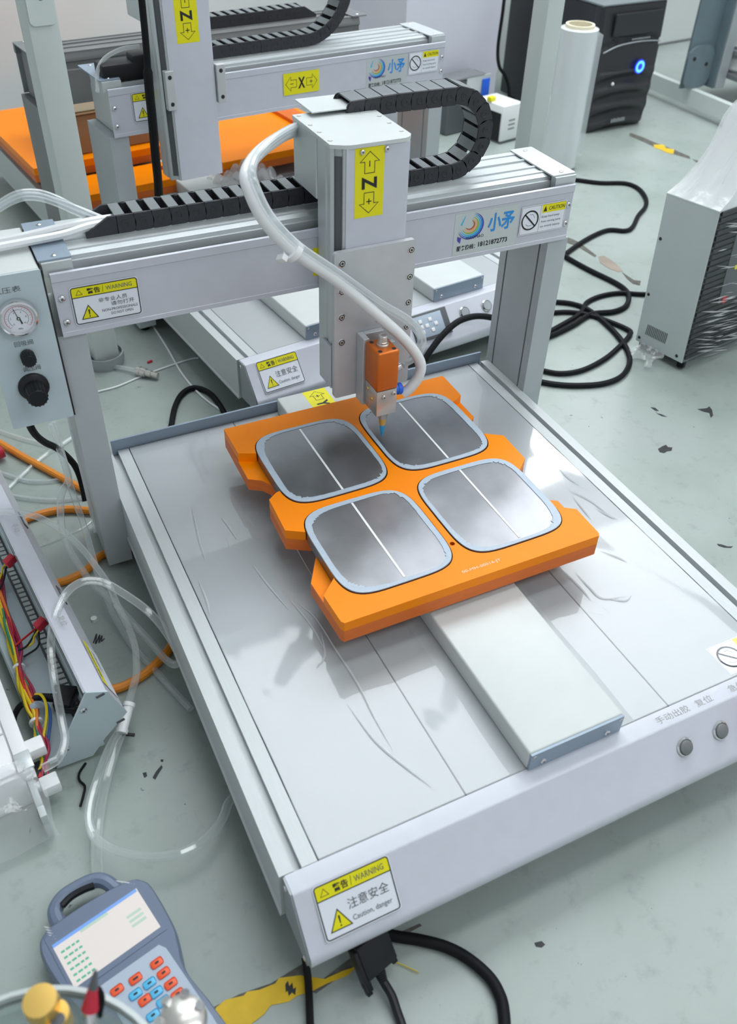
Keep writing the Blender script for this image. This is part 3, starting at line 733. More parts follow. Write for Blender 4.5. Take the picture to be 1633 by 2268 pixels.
b.use('brass').lathe((nx, ny, .1880), (0, 0, -1), [(.0042, 0), (.0042, .006), (.0034, .0085), (.0030, .0095)], 18)
b.use('steel').cyl((nx + .0075, ny + .002, .2010), (nx + .0075, ny + .002, .1890), .0022, 10)
part('nozzle_nut', b, V, 'hexagon nozzle nut')
b = B(); b.use('bluetip').lathe((nx, ny, .1790), (0, 0, -1), [(.0030, -.001), (.0032, .003), (.0026, .0085), (.0014, .0120), (.0006, .0160), (0, .0162)], 18)
part('nozzle_tip', b, V, 'blue dispensing tip')
b = B(); b.use('steel').cyl((x1, .3990, .2420), (x1 + .0075, .3990, .2425), .0026, 14); b.use('chrome').cyl((x1 + .0068, .3990, .2424), (x1 + .0130, .3985, .2440), .0040, 16)
part('air_fitting', b, V, 'small steel push fitting')
b = B(); b.use('blue').lathe((x1 - .001, .3930, .2215), (1, 0, -.15), [(.0052, 0), (.0058, .004), (.0058, .0075), (.0064, .0080), (.0064, .0125), (.0050, .0135), (0, .0135)], 20)
part('hose_fitting', b, V, 'bright blue hose fitting')
# cable chain on the beam and its bracket
pth = [(.036, .3926), (.399, .3926)]
for k in range(1, 20):
    a = -PI / 2 + PI * k / 20; pth.append((.399 + .0385 * math.cos(a), .4311 + .0385 * math.sin(a)))
pth += [(.399, .4696), (.330, .4700), (.275, .4678)]
chain(R1, pth, .5125, .5450)
b = B().use('slide').box(.2385, .2830, .5130, .5570, .4700, .4714, .0004, 1).box(.2560, .2800, .5290, .5450, .440, .4700)
part('chain_bracket', b, R1, 'pale plate carrying the end of the cable chain')
# pneumatic panel beside the left leg
PB = part('pneumatic_panel', B().use('bluepanel').prism(rrect(-.0985, -.0405, .2262, .3822, .0015, 2), .4700, .4716, 'y'), R1, 'pale blue grey panel with a pressure gauge and two black knobs')
part('panel_box', B().use('slide').box(-.0975, -.0412, .4718, .566, .2300, .3826, .001, 1), PB)
part('shadow_gap', B().use('ink').box(-.0404, -.0388, .4708, .5640, .2265, .381), PB)  # solid black strip painted in for the dark of the gap
gc = Vector((-.0685, .4700, .3425))
b = B(); b.use('chrome').lathe(gc, (0, -1, 0), [(.0172, 0), (.0174, .004), (.0166, .0068), (.0150, .0074), (.0143, .0050)], 36)
part('gauge_bezel', b, PB, 'chrome gauge rim')
f = Flat(gc + Vector((0, -.0048, 0)), (1, 0, 0), (0, 0, 1)); f.disc(0, 0, .0146, 'label', 1, 36)
f.ring(0, 0, .0086, .0003, 'ink', 2, 30, -45, 225); f.ring(0, 0, .0118, .0004, 'wred', 2, 30, -45, 225)
for k in range(21):
    a = math.radians(225 - 270 * k / 20); q = .0103 if k % 4 else .0094
    f.line([(q * math.cos(a), q * math.sin(a)), (.0112 * math.cos(a), .0112 * math.sin(a))], .00022, 'ink' if k % 2 else 'wred', 3)
f.line([(.0014 * math.cos(1.83), .0014 * math.sin(1.83)), (.0105 * math.cos(1.83), .0105 * math.sin(1.83))], .00055, 'ink', 5)
f.poly([(.0006, -.0012), (.0016, -.0058), (.0028, -.0052), (.0016, -.0008)], 'ink', 5); f.disc(0, 0, .0017, 'ink', 5, 14); f.disc(0, 0, .0009, 'chrome', 6, 10)
for k, tx in enumerate(('0', '2', '4', '6', '8', '10')):
    a = math.radians(225 - 270 * k / 5); f.text(tx, .0067 * math.cos(a), .0067 * math.sin(a) - .0008, .0015, 'ink', 3, center=True)
f.text('MPa', 0, -.0108, .0016, 'ink', 3, center=True)
flat_part('gauge_dial', f, PB, 'white dial with a black pointer')
def knob(x, z, prof, collar):
    b = B(); b.use('black').lathe((x, .4700, z), (0, -1, 0), prof, 24)
    for k in range(16):
        a = 2 * PI * k / 16; r = prof[-3][0]
        b.box(x + r * math.cos(a) - .0006, x + r * math.cos(a) + .0006, .4700 - prof[-3][1], .4700 - prof[-4][1], z + r * math.sin(a) - .0006, z + r * math.sin(a) + .0006)
    part('knob', b, PB, collar)
knob(-.0690, .3030, [(.0056, 0), (.0066, .002), (.0066, .0045), (.0060, .005), (.0060, .0130), (.0054, .0140), (0, .0138)], 'small black knob')
knob(-.0705, .2690, [(.0142, 0), (.0142, .0032), (.0118, .0050), (.0104, .0056), (.0096, .0060), (.0092, .0225), (.0082, .0240), (0, .0236)], 'large black pressure knob')
f = Flat((0, .46985, 0), (1, 0, 0), (0, 0, 1))
f.text('气压表', -.0842, .3655, .0056, 'inkgrey', 1, .0240); flat_part('gauge_caption', f, PB)
f = Flat((0, .46985, 0), (1, 0, 0), (0, 0, 1)); f.text('回吸阀', -.0775, .3125, .0052, 'inkgrey', 1, .0165); flat_part('knob_caption', f, PB)
f = Flat((0, .46985, 0), (1, 0, 0), (0, 0, 1)); f.text('调压阀', -.0760, .2855, .0050, 'inkgrey', 1, .0160); flat_part('knob_caption', f, PB)
# plug under the front panel
b = B(); c = Z(828, 2118, .030)
pd = (Z(848, 2170, .012) - c).normalized(); px_ = Vector((.96, .28, 0)); px_ = (px_ - pd * px_.dot(pd)).normalized(); pn = px_.cross(pd)
b.use('black').obox(c - pd * .004, px_, pd, pn, .0135, .0150, .0065, .0015)
b.obox(c + pd * .002 - px_ * .0140, px_, pd, pn, .0026, .0180, .0050, .001); b.obox(c - px_ * .0145 + pd * .019, px_, pd, pn, .0024, .0055, .0024, .0006)
b.obox(c - pd * .004 + px_ * .0140, px_, pd, pn, .0026, .0150, .0050, .001); b.obox(c + px_ * .0145 + pd * .011, px_, pd, pn, .0024, .0055, .0024, .0006)
PLUG = c + pd * .0108
t = thing('serial_cable', 'black serial plug and cable hanging below the front panel of the near robot', 'cable', (c.x, c.y, 0))
part('plug_housing', b, t, world=True)
b = B().use('black')
for k in range(7): b.cyl(PLUG + pd * (.002 * k), PLUG + pd * (.002 * k + .0012), .0052 - .00028 * k, 12)
b.tube([PLUG, PLUG + pd * .012, Z(868, 2205, .010), Z(880, 2240, .006), Z(892, 2275, .005), Z(905, 2330, .005)], .0036, 10)
part('cord', b, t, world=True)
# ------------------------------------------------------------------ orange tray and the four workpieces
def boolean_cut(bm_obj, cutters):
    for c in cutters:
        md = bm_obj.modifiers.new('b', 'BOOLEAN'); md.operation = 'DIFFERENCE'; md.object = c; md.solver = 'EXACT'
    bpy.context.view_layer.update(); dg = bpy.context.evaluated_depsgraph_get()
    me = bpy.data.meshes.new_from_object(bm_obj.evaluated_get(dg)); bm_obj.modifiers.clear(); bm_obj.data = me
    me.polygons.foreach_set('use_smooth', [True] * len(me.polygons)); me.set_sharp_from_angle(angle=math.radians(35))
    for c in cutters: bpy.data.objects.remove(c)
def squircle(cx, cy, a, b_, n=4.6, k=56):
    o = []
    for i in range(k):
        t = 2 * PI * i / k; c, s = math.cos(t), math.sin(t)
        o.append((cx + a * math.copysign(abs(c) ** (2 / n), c), cy + b_ * math.copysign(abs(s) ** (2 / n), s)))
    return o
PL = [(.1890, .3860), (.3146, .3878), (.1885, .2480), (.3156, .2500)]
PA, PB_ = .0592, .0636
up = [(.1125, .4785), (.1120, .4303), (.1315, .4217), (.150, .418), (.150, .358), (.1256, .3527), (.1149, .3451), (.1124, .2958), (.1325, .2835), (.150, .280),
      (.150, .226), (.1308, .2188), (.1115, .2006), (.1128, .1660), (.1150, .1630), (.3890, .1630), (.3912, .1660), (.3925, .2049), (.3811, .2131), (.352, .222), (.352, .276), (.3743, .2820),
      (.3912, .2969), (.3925, .3422), (.3731, .3553), (.352, .362), (.352, .414), (.3708, .4208), (.3897, .4314), (.3910, .4770)]
lo = [(.1125, .4785), (.1104, .3974), (.1232, .3889), (.1349, .3689), (.150, .360), (.1256, .3527), (.1149, .3451), (.1124, .2958), (.1325, .2835), (.150, .280), (.1317, .2640),
      (.1110, .2291), (.1128, .1660), (.1150, .1630), (.3890, .1630), (.3912, .1660), (.3915, .2333), (.383, .2390), (.352, .250), (.352, .276), (.3743, .2820), (.3912, .2969), (.3925, .3422), (.3731, .3553), (.352, .362), (.370, .380),
      (.3821, .3924), (.3895, .3996), (.3910, .4770)]
TR = thing('orange_tray', 'orange dispensing tray with four metal plates set into it, on the near robot', 'tray', (.2515, .32, .1271))
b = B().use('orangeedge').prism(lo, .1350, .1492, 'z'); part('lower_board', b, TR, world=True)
b = B().use('orange').prism(up, .1493, .1600, 'z'); ub = part('upper_board', b, TR, world=True)
part('lower_board_top', B().use('orange').prism([(x + (.2515 - x) * .002, y) for x, y in lo], .1492, .14925, 'z'), TR, world=True)
part('mounting_plate', B().use('alu2').box(.2080, .2970, .24, .40, .1272, .1349, .0005, 1), TR, world=True)
cs = []
for cx, cy in PL:
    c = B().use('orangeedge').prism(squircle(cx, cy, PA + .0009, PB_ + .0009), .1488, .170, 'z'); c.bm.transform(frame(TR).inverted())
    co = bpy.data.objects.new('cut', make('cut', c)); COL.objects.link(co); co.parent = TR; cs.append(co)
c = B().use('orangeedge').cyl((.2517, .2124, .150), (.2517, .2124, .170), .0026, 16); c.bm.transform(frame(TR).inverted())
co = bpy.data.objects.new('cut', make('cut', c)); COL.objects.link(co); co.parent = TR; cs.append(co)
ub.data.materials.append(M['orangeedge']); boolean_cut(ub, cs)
f = Flat(Vector((0, 0, .1601)) - frame(TR).translation, (1, 0, 0), (0, 1, 0)); f.text('00-MH-00016-JT', .2405, .1720, .0042, 'cream', 1, .0420); flat_part('engraved_code', f, TR)
where = ['pale rimmed dark metal plate at the far left of the orange tray', 'pale rimmed metal plate in the orange tray right under the blue dispensing tip', 'pale rimmed metal plate at the near left of the orange tray', 'pale rimmed metal plate at the near right of the orange tray']
for i, (cx, cy) in enumerate(PL):
    t = thing('metal_plate', where[i], 'plate', (cx, cy, .1494), 0, 'metal plates in the orange tray')
    part('sheet', B().use('sheet').prism(squircle(0, 0, PA, PB_, 4.6), 0, .0112, 'z'), t)
    rnd = random.Random(i); b = B().use('rim'); n = 150; z = .01126
    def sq(tt, a, bb):
        c, s = math.cos(tt), math.sin(tt); return (a * math.copysign(abs(c) ** (2 / 4.6), c), bb * math.copysign(abs(s) ** (2 / 4.6), s))
    O, I = [], []; wob = 0
    for k in range(n):
        tt = 2 * PI * k / n; c, s = math.cos(tt), math.sin(tt)
        corner = abs(c * s) * 2
        jag = (rnd.random() - .5) * (.0016 if corner > .8 else .0004) * (2 if corner > .8 and k % 2 else 1)
        wd_ = .0052 + .0010 * math.sin(tt * 3 + i) + jag + (.0018 * max(0, math.cos(tt - PI)) if i in (0, 2) else .0018 * max(0, math.cos(tt)))
        ox, oy = sq(tt, PA - .0004, PB_ - .0004); ix, iy = sq(tt, PA - wd_, PB_ - wd_)
        O.append(b.bm.verts.new((ox, oy, z + .0006))); I.append(b.bm.verts.new((ix, iy, z + .0005)))
        if k == 0: Ob, Ib = [], []
        Ob.append(b.bm.verts.new((ox, oy, z - .0002))); Ib.append(b.bm.verts.new((ix, iy, z - .0002)))
    for k in range(n):
        j = (k + 1) % n; b.face((O[k], O[j], I[j], I[k])); b.face((I[k], I[j], Ib[j], Ib[k])); b.face((Ob[k], Ob[j], O[j], O[k]))
    part('sealant_rim', b, t, 'pale blue sealant bead')
    part('white_stripe', B().use('white').box(-.0011, .0011, -.0572, .0575, .0112, .0116), t)
# ------------------------------------------------------------------ clear protective film on the table plates
def film(name, x0, x1, y0, y1, seed, label, creases):
    rnd = random.Random(seed)
    ph = [(rnd.uniform(20, 60), rnd.uniform(10, 40), rnd.uniform(0, 6), rnd.uniform(.2, .5)) for _ in range(6)]
    def h(u, v):
        x, y = x0 + (x1 - x0) * u, y0 + (y1 - y0) * v
        z = sum(a * math.sin(fx * x * 1.3 + fy * y * .7 + p) for fx, fy, p, a in ph)
        e = min(1, min(u, 1 - u, v, 1 - v) * 14)
        return (x + .0006 * math.sin(9 * v * PI + seed) * (1 - e), y, .10535 + .0004 * max(0, z) * e)
    t = thing(name, label, 'film', ((x0 + x1) / 2, (y0 + y1) / 2, .1053))
    b = B().use('film').grid(h, 40, 70); part('sheet', b, t, world=True)
    b = B().use('streak')
    for cr in creases:
        P = [Z(px, py, .1062) for px, py in cr]
        P2 = catmull(P, 6); n = len(P2)
        for i in range(n - 1):
            a, c = P2[i], P2[i + 1]; d = (c - a).normalized(); nn = Vector((-d.y, d.x, 0))
            wa = .0009 * math.sin(PI * i / (n - 1)) + .0001; wc = .0009 * math.sin(PI * (i + 1) / (n - 1)) + .0001
            v = [b.bm.verts.new(q) for q in (a - nn * wa, a + Vector((0, 0, wa)), c + Vector((0, 0, wc)), c - nn * wc)]; b.face(v)
            v2 = [b.bm.verts.new(q) for q in (a + nn * wa, a + Vector((0, 0, wa)), c + Vector((0, 0, wc)), c + nn * wc)]; b.face(v2[::-1])
    part('crease', b, t, world=True, stuff=True)
film('plastic_film', .0195, .190, .0015, .556, 3, 'clear wrinkled protective film on the left table plate beside the orange tray',
     [[(655, 1330), (700, 1370), (745, 1440), (790, 1510), (830, 1590), (870, 1660)], [(640, 1325), (690, 1385), (720, 1440)], [(440, 1285), (458, 1330), (465, 1362)], [(560, 1250), (590, 1290), (640, 1350)],
      [(700, 1480), (720, 1450), (712, 1400)], [(770, 1560), (830, 1640), (900, 1700), (960, 1745)], [(425, 1120), (440, 1190), (455, 1240)], [(490, 1145), (510, 1170), (525, 1195)], [(545, 1140), (562, 1165)], [(500, 1190), (512, 1215)], [(545, 1180), (565, 1205)], [(520, 950), (560, 1010), (600, 1090), (650, 1200), (700, 1290)]])
film('plastic_film', .318, .4835, .0015, .556, 5, 'clear wrinkled protective film on the right table plate beside the orange tray',
     [[(1260, 1085), (1310, 1110), (1360, 1150)], [(1265, 1070), (1300, 1085)], [(1270, 1100), (1290, 1125), (1310, 1150)], [(1320, 1125), (1345, 1140), (1370, 1150)], [(1380, 1184), (1400, 1190)], [(1430, 1208), (1455, 1222)],
      [(1250, 1265), (1285, 1300), (1310, 1330)], [(1275, 1268), (1305, 1300), (1335, 1325), (1390, 1320)], [(1285, 1325), (1320, 1335)], [(1345, 1325), (1385, 1330), (1400, 1318)], [(1335, 1345), (1353, 1358)], [(1240, 1040), (1262, 1060), (1285, 1075)], [(1330, 1220), (1370, 1235), (1390, 1245)],
      [(1300, 1355), (1335, 1362)], [(1220, 1100), (1245, 1112)]])
# ------------------------------------------------------------------ hose bundle from the column to the valve
hp = [Y(664, 286, .536), Y(622, 303, .500), Y(572, 340, .462), Y(545, 385, .432), Y(556, 432, .420), Y(590, 495, .414), Y(650, 556, .412), Y(742, 618, .408), Y(830, 692, .400), Y(896, 752, .394), Y(930, 800, .390), Y(928, 832, .389), Y(910, 858, .390), Y(893, 872, .3925)]
t = thing('glue_hose', 'thick milky white hose looping from the near column down to the blue valve fitting', 'hose', (hp[-1].x, hp[-1].y, hp[-1].z))
part('thick_hose', B().use('hose').tube(hp, .0058, 12), t, world=True)
for k, (dx, dy, dz) in enumerate(((.004, -.004, .0070), (.0072, .001, .0035))):
    q = [p + Vector((dx, dy, dz)) for p in hp[:8]]
    if k == 0: q += [Y(842, 668, .399), Y(905, 706, .398), Y(938, 745, .399), Y(928, 786, .402), Y(900, 806, .400)]
    else: q += [Y(836, 672, .403), Y(900, 712, .402), Y(930, 748, .404), Y(920, 790, .405), Y(893, 810, .400)]
    part('thin_tube', B().use('tubemilky').tube(q, .0030, 8), t, world=True)
c = hp[6]; d = (hp[7] - hp[5]).normalized()
b = B().use('white').cyl(c - d * .003, c + d * .003, .0105, 16).obox(c + Vector((-.012, -.002, -.004)), d, d.orthogonal().normalized(), d.cross(d.orthogonal().normalized()), .003, .003, .005, .0005)
part('cable_tie', b, t, 'white cable tie', world=True)
# milky flat hose and clear tubes leaving the left end of the chain
t = thing('air_tube_bundle', 'white and clear air tubes coming out of the left end of the near cable chain', 'tube', (.02, .53, .385))
part('flat_hose', B().use('hose').tube([Vector((.045, .528, .3935)), Vector((.018, .528, .3935)), Vector((-.008, .527, .3925)), Vector((-.035, .525, .3910)), Vector((-.075, .522, .3900)), Vector((-.115, .520, .3895)), Vector((-.20, .515, .389))], .0040, 8), t, world=True)
part('flat_hose', B().use('hose').tube([Vector((.045, .519, .3925)), Vector((.018, .519, .3930)), Vector((-.008, .516, .3905)), Vector((-.035, .514, .3900)), Vector((-.075, .512, .3895)), Vector((-.115, .510, .3890)), Vector((-.20, .505, .388))], .0040, 8), t, world=True)
for pts in ([(228, 486), (180, 466), (130, 440), (85, 425), (40, 427), (0, 448), (-60, 490)], [(226, 490), (176, 474), (126, 452), (85, 440), (45, 441), (0, 463), (-60, 510)], [(225, 482), (175, 462), (125, 444), (80, 431), (40, 434), (-10, 462), (-60, 500)]):
    part('clear_tube', B().use('tubemilky').tube([Y(px, py, .533) for px, py in pts], .0026, 8), t, world=True)
# ------------------------------------------------------------------ the two robots behind
A2 = math.radians(7.2); O2 = (.2125, .6974)
R2 = robot('dispensing_robot', 'white gantry robot directly behind the near one, its X sticker in full view', O2, A2, D=.43, LY=.3056, zx=.0270, zz=.0450, slides=((.0945, .1895), (.3155, .4105)), group='desktop gantry robots')
F2 = frame(R2); yc2 = .3056 - .0040
warning_sign(R2, on_slope(.0070, .0443), (1, 0, 0), sv, .0605, .0420, L_DANGER, 'warning sticker on the sloping front of the robot behind')
warning_sign(R2, (-.0010, yc2, .3290), (1, 0, 0), (0, 0, 1), .0605, .0362, L_OPEN, 'warning sticker at the left end of the beam behind')
logo_label(R2, (.3848, yc2 + .0009, .3190), (1, 0, 0), (0, 0, 1), .0785, .0470)
caution_label(R2, (.4655, yc2 - .0002, .3330), (1, 0, 0), (0, 0, 1), .0600, .0330)
arrow_label(R2, (.2670, yc2 - .0002, .3470), (1, 0, 0), (0, 0, 1), .062, .0305, 'X', '-+', 'yellow sticker with an X between two arrows on the beam behind')
arrow_label(R2, (.0730, .2604, .4630), (0, 0, -1), (1, 0, 0), .0650, .0320, 'Z', '-+', 'yellow sticker with a Z between up and down arrows on the column behind')
for x in (.0330, .1085):
    b = B().use('alu2').box(x, x + .0130, .2570, .2660, .350, .400, .0006, 1)
    for z in (.358, .392): b.use('ink').cyl((x + .0065, .2568, z), (x + .0065, .2572, z), .0028, 12)
    part('clamp_block', b, R2)
# small key panel and buttons on its front
b = B().use('dark'); p = on_slope(.2915, .0225); b.obox(p, (1, 0, 0), sv, sn, .0330, .0200, .0016, .0008); part('key_panel', b, R2, 'black framed key panel')
b = B().use('keypad'); b.obox(p + sn * .0012 - Vector((.004, 0, 0)), (1, 0, 0), sv, sn, .0260, .0165, .0008, .0004)
for i, (a, c) in enumerate(((-.004, .008), (-.012, 0), (.004, 0), (-.004, -.008), (-.022, .008), (-.022, -.008), (-.022, 0))):
    b.use('white').obox(p + sn * .0024 + Vector((1, 0, 0)) * (a + .004) + sv * c, (1, 0, 0), sv, sn, .0030, .0028, .0005, .0003)
part('key_pad', b, R2)
for x in (.3560, .3990):
    q = on_slope(x, .0200); b = B(); b.use('chrome').lathe(q, sn, [(.0092, -.001), (.0092, .001), (.0080, .0022), (.0076, .0012), (0, .0012)], 22)
    b.use('midgrey').lathe(q + sn * .0013, sn, [(.0074, 0), (.0070, .0012), (0, .0012)], 20); part('push_button', b, R2)
b = B().use('chrome').cyl((.4040, -.0440, .0545), (.4040, -.0520, .0500), .0085, 18).use('dark').cyl((.4040, -.0521, .0500), (.4040, -.0545, .0486), .0060, 18); part('round_plug', b, R2)
A3 = math.radians(187.5); O3 = (.533, 1.790)
R3 = robot('dispensing_robot', 'grey gantry robot farthest back by the wall, its back turned to the white ones', O3, A3, D=.563, LY=.4756, slides=((.2050, .3000),), head=False, grey=True, group='desktop gantry robots')
# chains of the two robots behind
p2 = [(.150, .3926), (.300, .3926)]
for k in range(1, 24):
    a = -PI / 2 + PI * k / 24; p2.append((.300 + .075 * math.cos(a), .4676 + .075 * math.sin(a)))
p2 += [(.300, .5426), (.170, .5426)]
chain(R2, p2, .3420, .3745)
p3 = [(.07, .3926), (.27, .3926)]
chain(R3, p3, .5050, .5380)
def in2(x, y, z): return F2 @ Vector((x, y, z))
F3 = frame(R3)
# trays, box and plastic bag on the table of the third robot
def back_tray(cx, cy, z, hx, hy, label):
    t = thing('orange_tray', label, 'tray', (cx, cy, z), WD, 'orange trays behind the near robot')
    part('board', B().use('orange').prism([(-hx, -hy), (hx - .03, -hy), (hx, -hy + .03), (hx, hy - .03), (hx - .03, hy), (-hx, hy)], .013, .025, 'z'), t)
    b = B().use('orangeedge').prism([(-hx, -hy), (hx - .03, -hy), (hx, -hy + .03), (hx, hy - .03), (hx - .03, hy), (-hx, hy)], 0, .0129, 'z'); part('lower_board', b, t)
    b = B().use('orangeedge').box(hx - .06, hx - .02, -hy + .05, hy - .04, .025, .032); part('stop_bar', b, t)
    b = B().use('brass'); b.lathe((-hx * .45, hy * .35, .025), (0, 0, 1), [(.006, 0), (.006, .002), (0, .0022)], 14); part('locating_pin', b, t)
    return t
for sgn, (cx, cy), lab in ((-1, (.185, 1.565), 'orange tray farthest left by the wall, sticking out behind the grey column'), (1, (.500, 1.445), 'orange tray seen under the beam of the robot behind, left of the near column')):
    back_tray(cx, cy, .1275, .148 if sgn < 0 else .140, .175 if sgn < 0 else .150, lab)
t = back_tray(.225, 1.330, .1055, .105, .045, 'narrow orange tray low between the left legs of the robot behind')
t = thing('cardboard_box', 'brown cardboard box with a cream sheet on top, on an orange tray', 'box', (.225, 1.490, .1530), WD)
part('carton', B().use('cardboard').box(-.110, .110, -.070, .070, 0, .068, .002, 1), t)
part('flap', B().use('cardboard').box(-.110, .110, -.072, -.002, .0685, .0700).box(-.110, .110, .002, .070, .0685, .0700), t)
part('cream_sheet', B().use('cream').box(-.104, .100, -.066, .066, .0702, .112, .003, 1), t)
rnd = random.Random(4)
def bag(u, v):
    x, y = (u - .5) * .13, (v - .5) * .11
    return (.415 + x, 1.235 + y, .108 + .035 * max(0, math.sin(u * PI)) * max(0, math.sin(v * PI)) + .010 * math.sin(17 * u + 9 * v) + .008 * math.sin(31 * v - 12 * u) + .008)
solo('plastic_bag', B().use('wrap').grid(bag, 24, 20), 'crumpled clear plastic bag under the column of the robot behind', 'bag')
# black cable hanging beside the column of the robot behind
cp = [Y(312, -20, .93), Y(320, 60, .93), Y(326, 130, .93), Y(330, 190, .93), Y(338, 270, .935), Y(344, 340, .94), Y(350, 400, .95), Y(353, 460, .96), Y(356, 520, .97)]
solo('black_cable', B().use('blackrub').tube(cp, lambda s: .0062 if s > .3 else .0045, 10), 'thick black cable hanging straight down left of the column behind', 'cable')
b = B().use('black'); q = in2(.004, .335, .3890)
b.obox(q, (1, .12, 0), (-.12, 1, 0), (0, 0, 1), .035, .018, .012, .004).obox(q + Vector((.03, .0, .010)), (1, .12, 0), (-.12, 1, 0), (0, 0, 1), .020, .014, .010, .003)
solo('cable_clip', b, 'black plastic clip block on the left end of the beam behind', 'clip')
cp = [in2(-.045, .31, .372), in2(-.036, .325, .392), in2(-.02, .335, .405), in2(.005, .335, .414), in2(.03, .33, .416)]
solo('grey_tube', B().use('tubemilky').tube(cp, .0028, 8), 'pale tube arching over the left end of the beam behind', 'tube')
# posts of the frame between the robots
def post(px_, py_, z, name, label):
    t = thing(name, label, 'post', (px_, py_, 0), WD, 'steel frame posts')
    part('square_tube', B().use('post').box(-.0185, .0185, -.0185, .0185, .012, 1.7, .0025, 2), t)
    part('levelling_foot', B().use('midgrey').lathe((0, 0, 0), (0, 0, 1), [(0, 0), (.028, 0), (.030, .010), (.030, .020), (.0275, .020), (.0275, .010), (0, .010)], 28), t)
    return t
t = post(.062, .935, 0, 'frame_post', 'square grey green steel post with a bolted plate, top left')
b = B().use('post').prism(rrect(-.0165, .0150, .4750, .70, .006), -.0215, -.0186, 'y')
for z in (.505, .560): b.use('dark').cyl((.001, -.0220, z), (.001, -.0214, z), .0040, 14)
b.use('ink').cyl((0, -.0220, .540), (0, -.0214, .540), .0022, 10); part('bolted_plate', b, t)
post(.885, 1.040, 0, 'frame_post', 'square grey green steel post right of the near cable chain loop')
# third, sloping rail at the far left
# ------------------------------------------------------------------ far right: film roll, tower, small power boxes, steel frame
t = thing('film_roll', 'upright roll of clear stretch film standing beside the right post', 'roll', (1.225, 1.380, 0))
part('film', B().use('rollfilm').lathe((0, 0, .006), (0, 0, 1), [(.041, 0), (.041, .286), (.030, .288)], 32), t)
part('cardboard_core', B().use('cream').lathe((0, 0, 0), (0, 0, 1), [(.026, 0), (.031, 0), (.031, .300), (.026, .300), (.026, 0)], 28), t)
part('loose_end', B().use('tubemilky').grid(lambda u, v: (.041 * math.cos(-.2 + .5 * u) + .010 * u * u, .041 * math.sin(-.9 + .8 * u), .03 + .25 * v + .006 * math.sin(9 * v)), 8, 12), t)
ua = math.radians(4.0)
t = thing('ups_tower', 'black tower power supply with a glowing blue ring, standing by the back wall', 'power supply', (1.520, 1.548, 0), ua)
hw = .104
part('case', B().use('ups').box(-hw + .004, hw - .004, .030, .365, .010, .285, .006, 2), t)
part('top_cover', B().use('upstop').box(-hw + .002, hw - .002, .008, .366, .2852, .2905, .002, 2), t)
fr = [(hw * math.sin(a) * 1.0, 0) for a in (0,)]
def bulge(z):
    return .010 * math.sin(PI * min(1, max(0, z / .285)))
b = B().use('upsm')
def front(u, v):
    z = .004 + .281 * v; x = (u - .5) * 2
    ins = .012 * max(0, 1 - v * 9) ** 2
    wave = 0
    if v < .50: wave = .0075 * (math.sin((v - .03 + .05 * x * x) * 2 * PI / .145))
    rec = -.004 if .66 < v - .06 * (1 - x * x) < .71 else 0
    return (x * (hw - ins), .004 - bulge(z) * (1 - x * x * .6) - wave * (1 - abs(x) ** 4) - rec + (.010 if abs(x) > .97 else 0), z)
b.grid(front, 30, 70)
part('front_panel', b, t)
part('front_shell', B().use('ups').box(-hw, hw, .010, .032, .004, .286, .004, 2), t)
part('dark_window', B().use('ups').box(-.070, .085, -.0085, -.002, .222, .272, .002, 1), t)
q = Vector((.032, -.0135, .150))
b = B().use('ringcore').lathe(q, (0, -1, 0), [(.0165, 0), (.0165, .002), (0, .002)], 28)
part('power_button', b, t, 'dark blue lit button')
f = Flat(q + Vector((0, -.0022, 0)), (1, 0, 0), (0, 0, 1)); f.ring(0, 0, .0105, .0065, 'ringblue', 1, 30); flat_part('light_ring', f, t, 'glowing blue ring')
part('indicator_lamp', B().use('white').lathe((-.047, -.0125, .118), (0, -1, 0), [(.0040, 0), (.0030, .003), (0, .004)], 14), t)
part('handle_trim', B().use('midgrey').tube([(-.090, -.006, .190), (-.05, -.0105, .2030), (0, -.0125, .2075), (.05, -.0105, .2060), (.092, -.005, .201)], .0016, 6), t)
f = Flat((0, -.0145, 0), (1, 0, 0), (0, 0, 1)); 
for k in range(7): f.poly([(-.030 + .0068 * k, .024), (-.0255 + .0068 * k, .024), (-.0240 + .0068 * k, .032 + .002 * (k % 2)), (-.0285 + .0068 * k, .033)], 'midgrey', 1)
flat_part('worn_print', f, t)
f = Flat((0, -.0120, 0), (1, 0, 0), (0, 0, 1)); 
for k in range(10): f.poly([(-.010 + .006 * k, .2125), (-.0058 + .006 * k, .2125), (-.0058 + .006 * k, .2160), (-.010 + .006 * k, .2160)], 'midgrey', 1)
flat_part('worn_print', f, t)
for x in (-.08, .08):
    for y in (.04, .33): part('rubber_foot', B().use('blackrub').cyl((x, y, 0), (x, y, .010), .012, 12), t)
pa = math.radians(13)
t = thing('power_adapter', 'small white and black power box on the floor by the wall, lower of two', 'adapter', (1.205, 1.600, 0), pa, 'small power boxes by the wall')
part('case', B().use('white').box(-.034, .034, -.034, .060, .004, .088, .004, 2), t)
part('side_vent', B().use('black').box(-.0350, -.0342, -.028, .056, .004, .070), t)
part('base_plate', B().use('dark').box(-.035, .035, -.035, .061, 0, .004), t)
f = Flat((0, -.0343, 0), (1, 0, 0), (0, 0, 1)); 
for k in range(3): f.poly([(-.012, .030 + .010 * k), (.010, .030 + .010 * k), (.010, .034 + .010 * k), (-.012, .034 + .010 * k)], 'inkpale', 1)
flat_part('print', f, t)
part('yellow_plug', B().use('yellow').box(-.036, -.018, .010, .024, .0882, .098, .001, 1), t)
t = thing('power_adapter', 'small grey power box with a blue front, standing behind the lower white one', 'adapter', (1.150, 1.703, 0), pa, 'small power boxes by the wall')
part('case', B().use('dark').box(-.075, .060, -.028, .028, 0, .125, .003, 1), t)
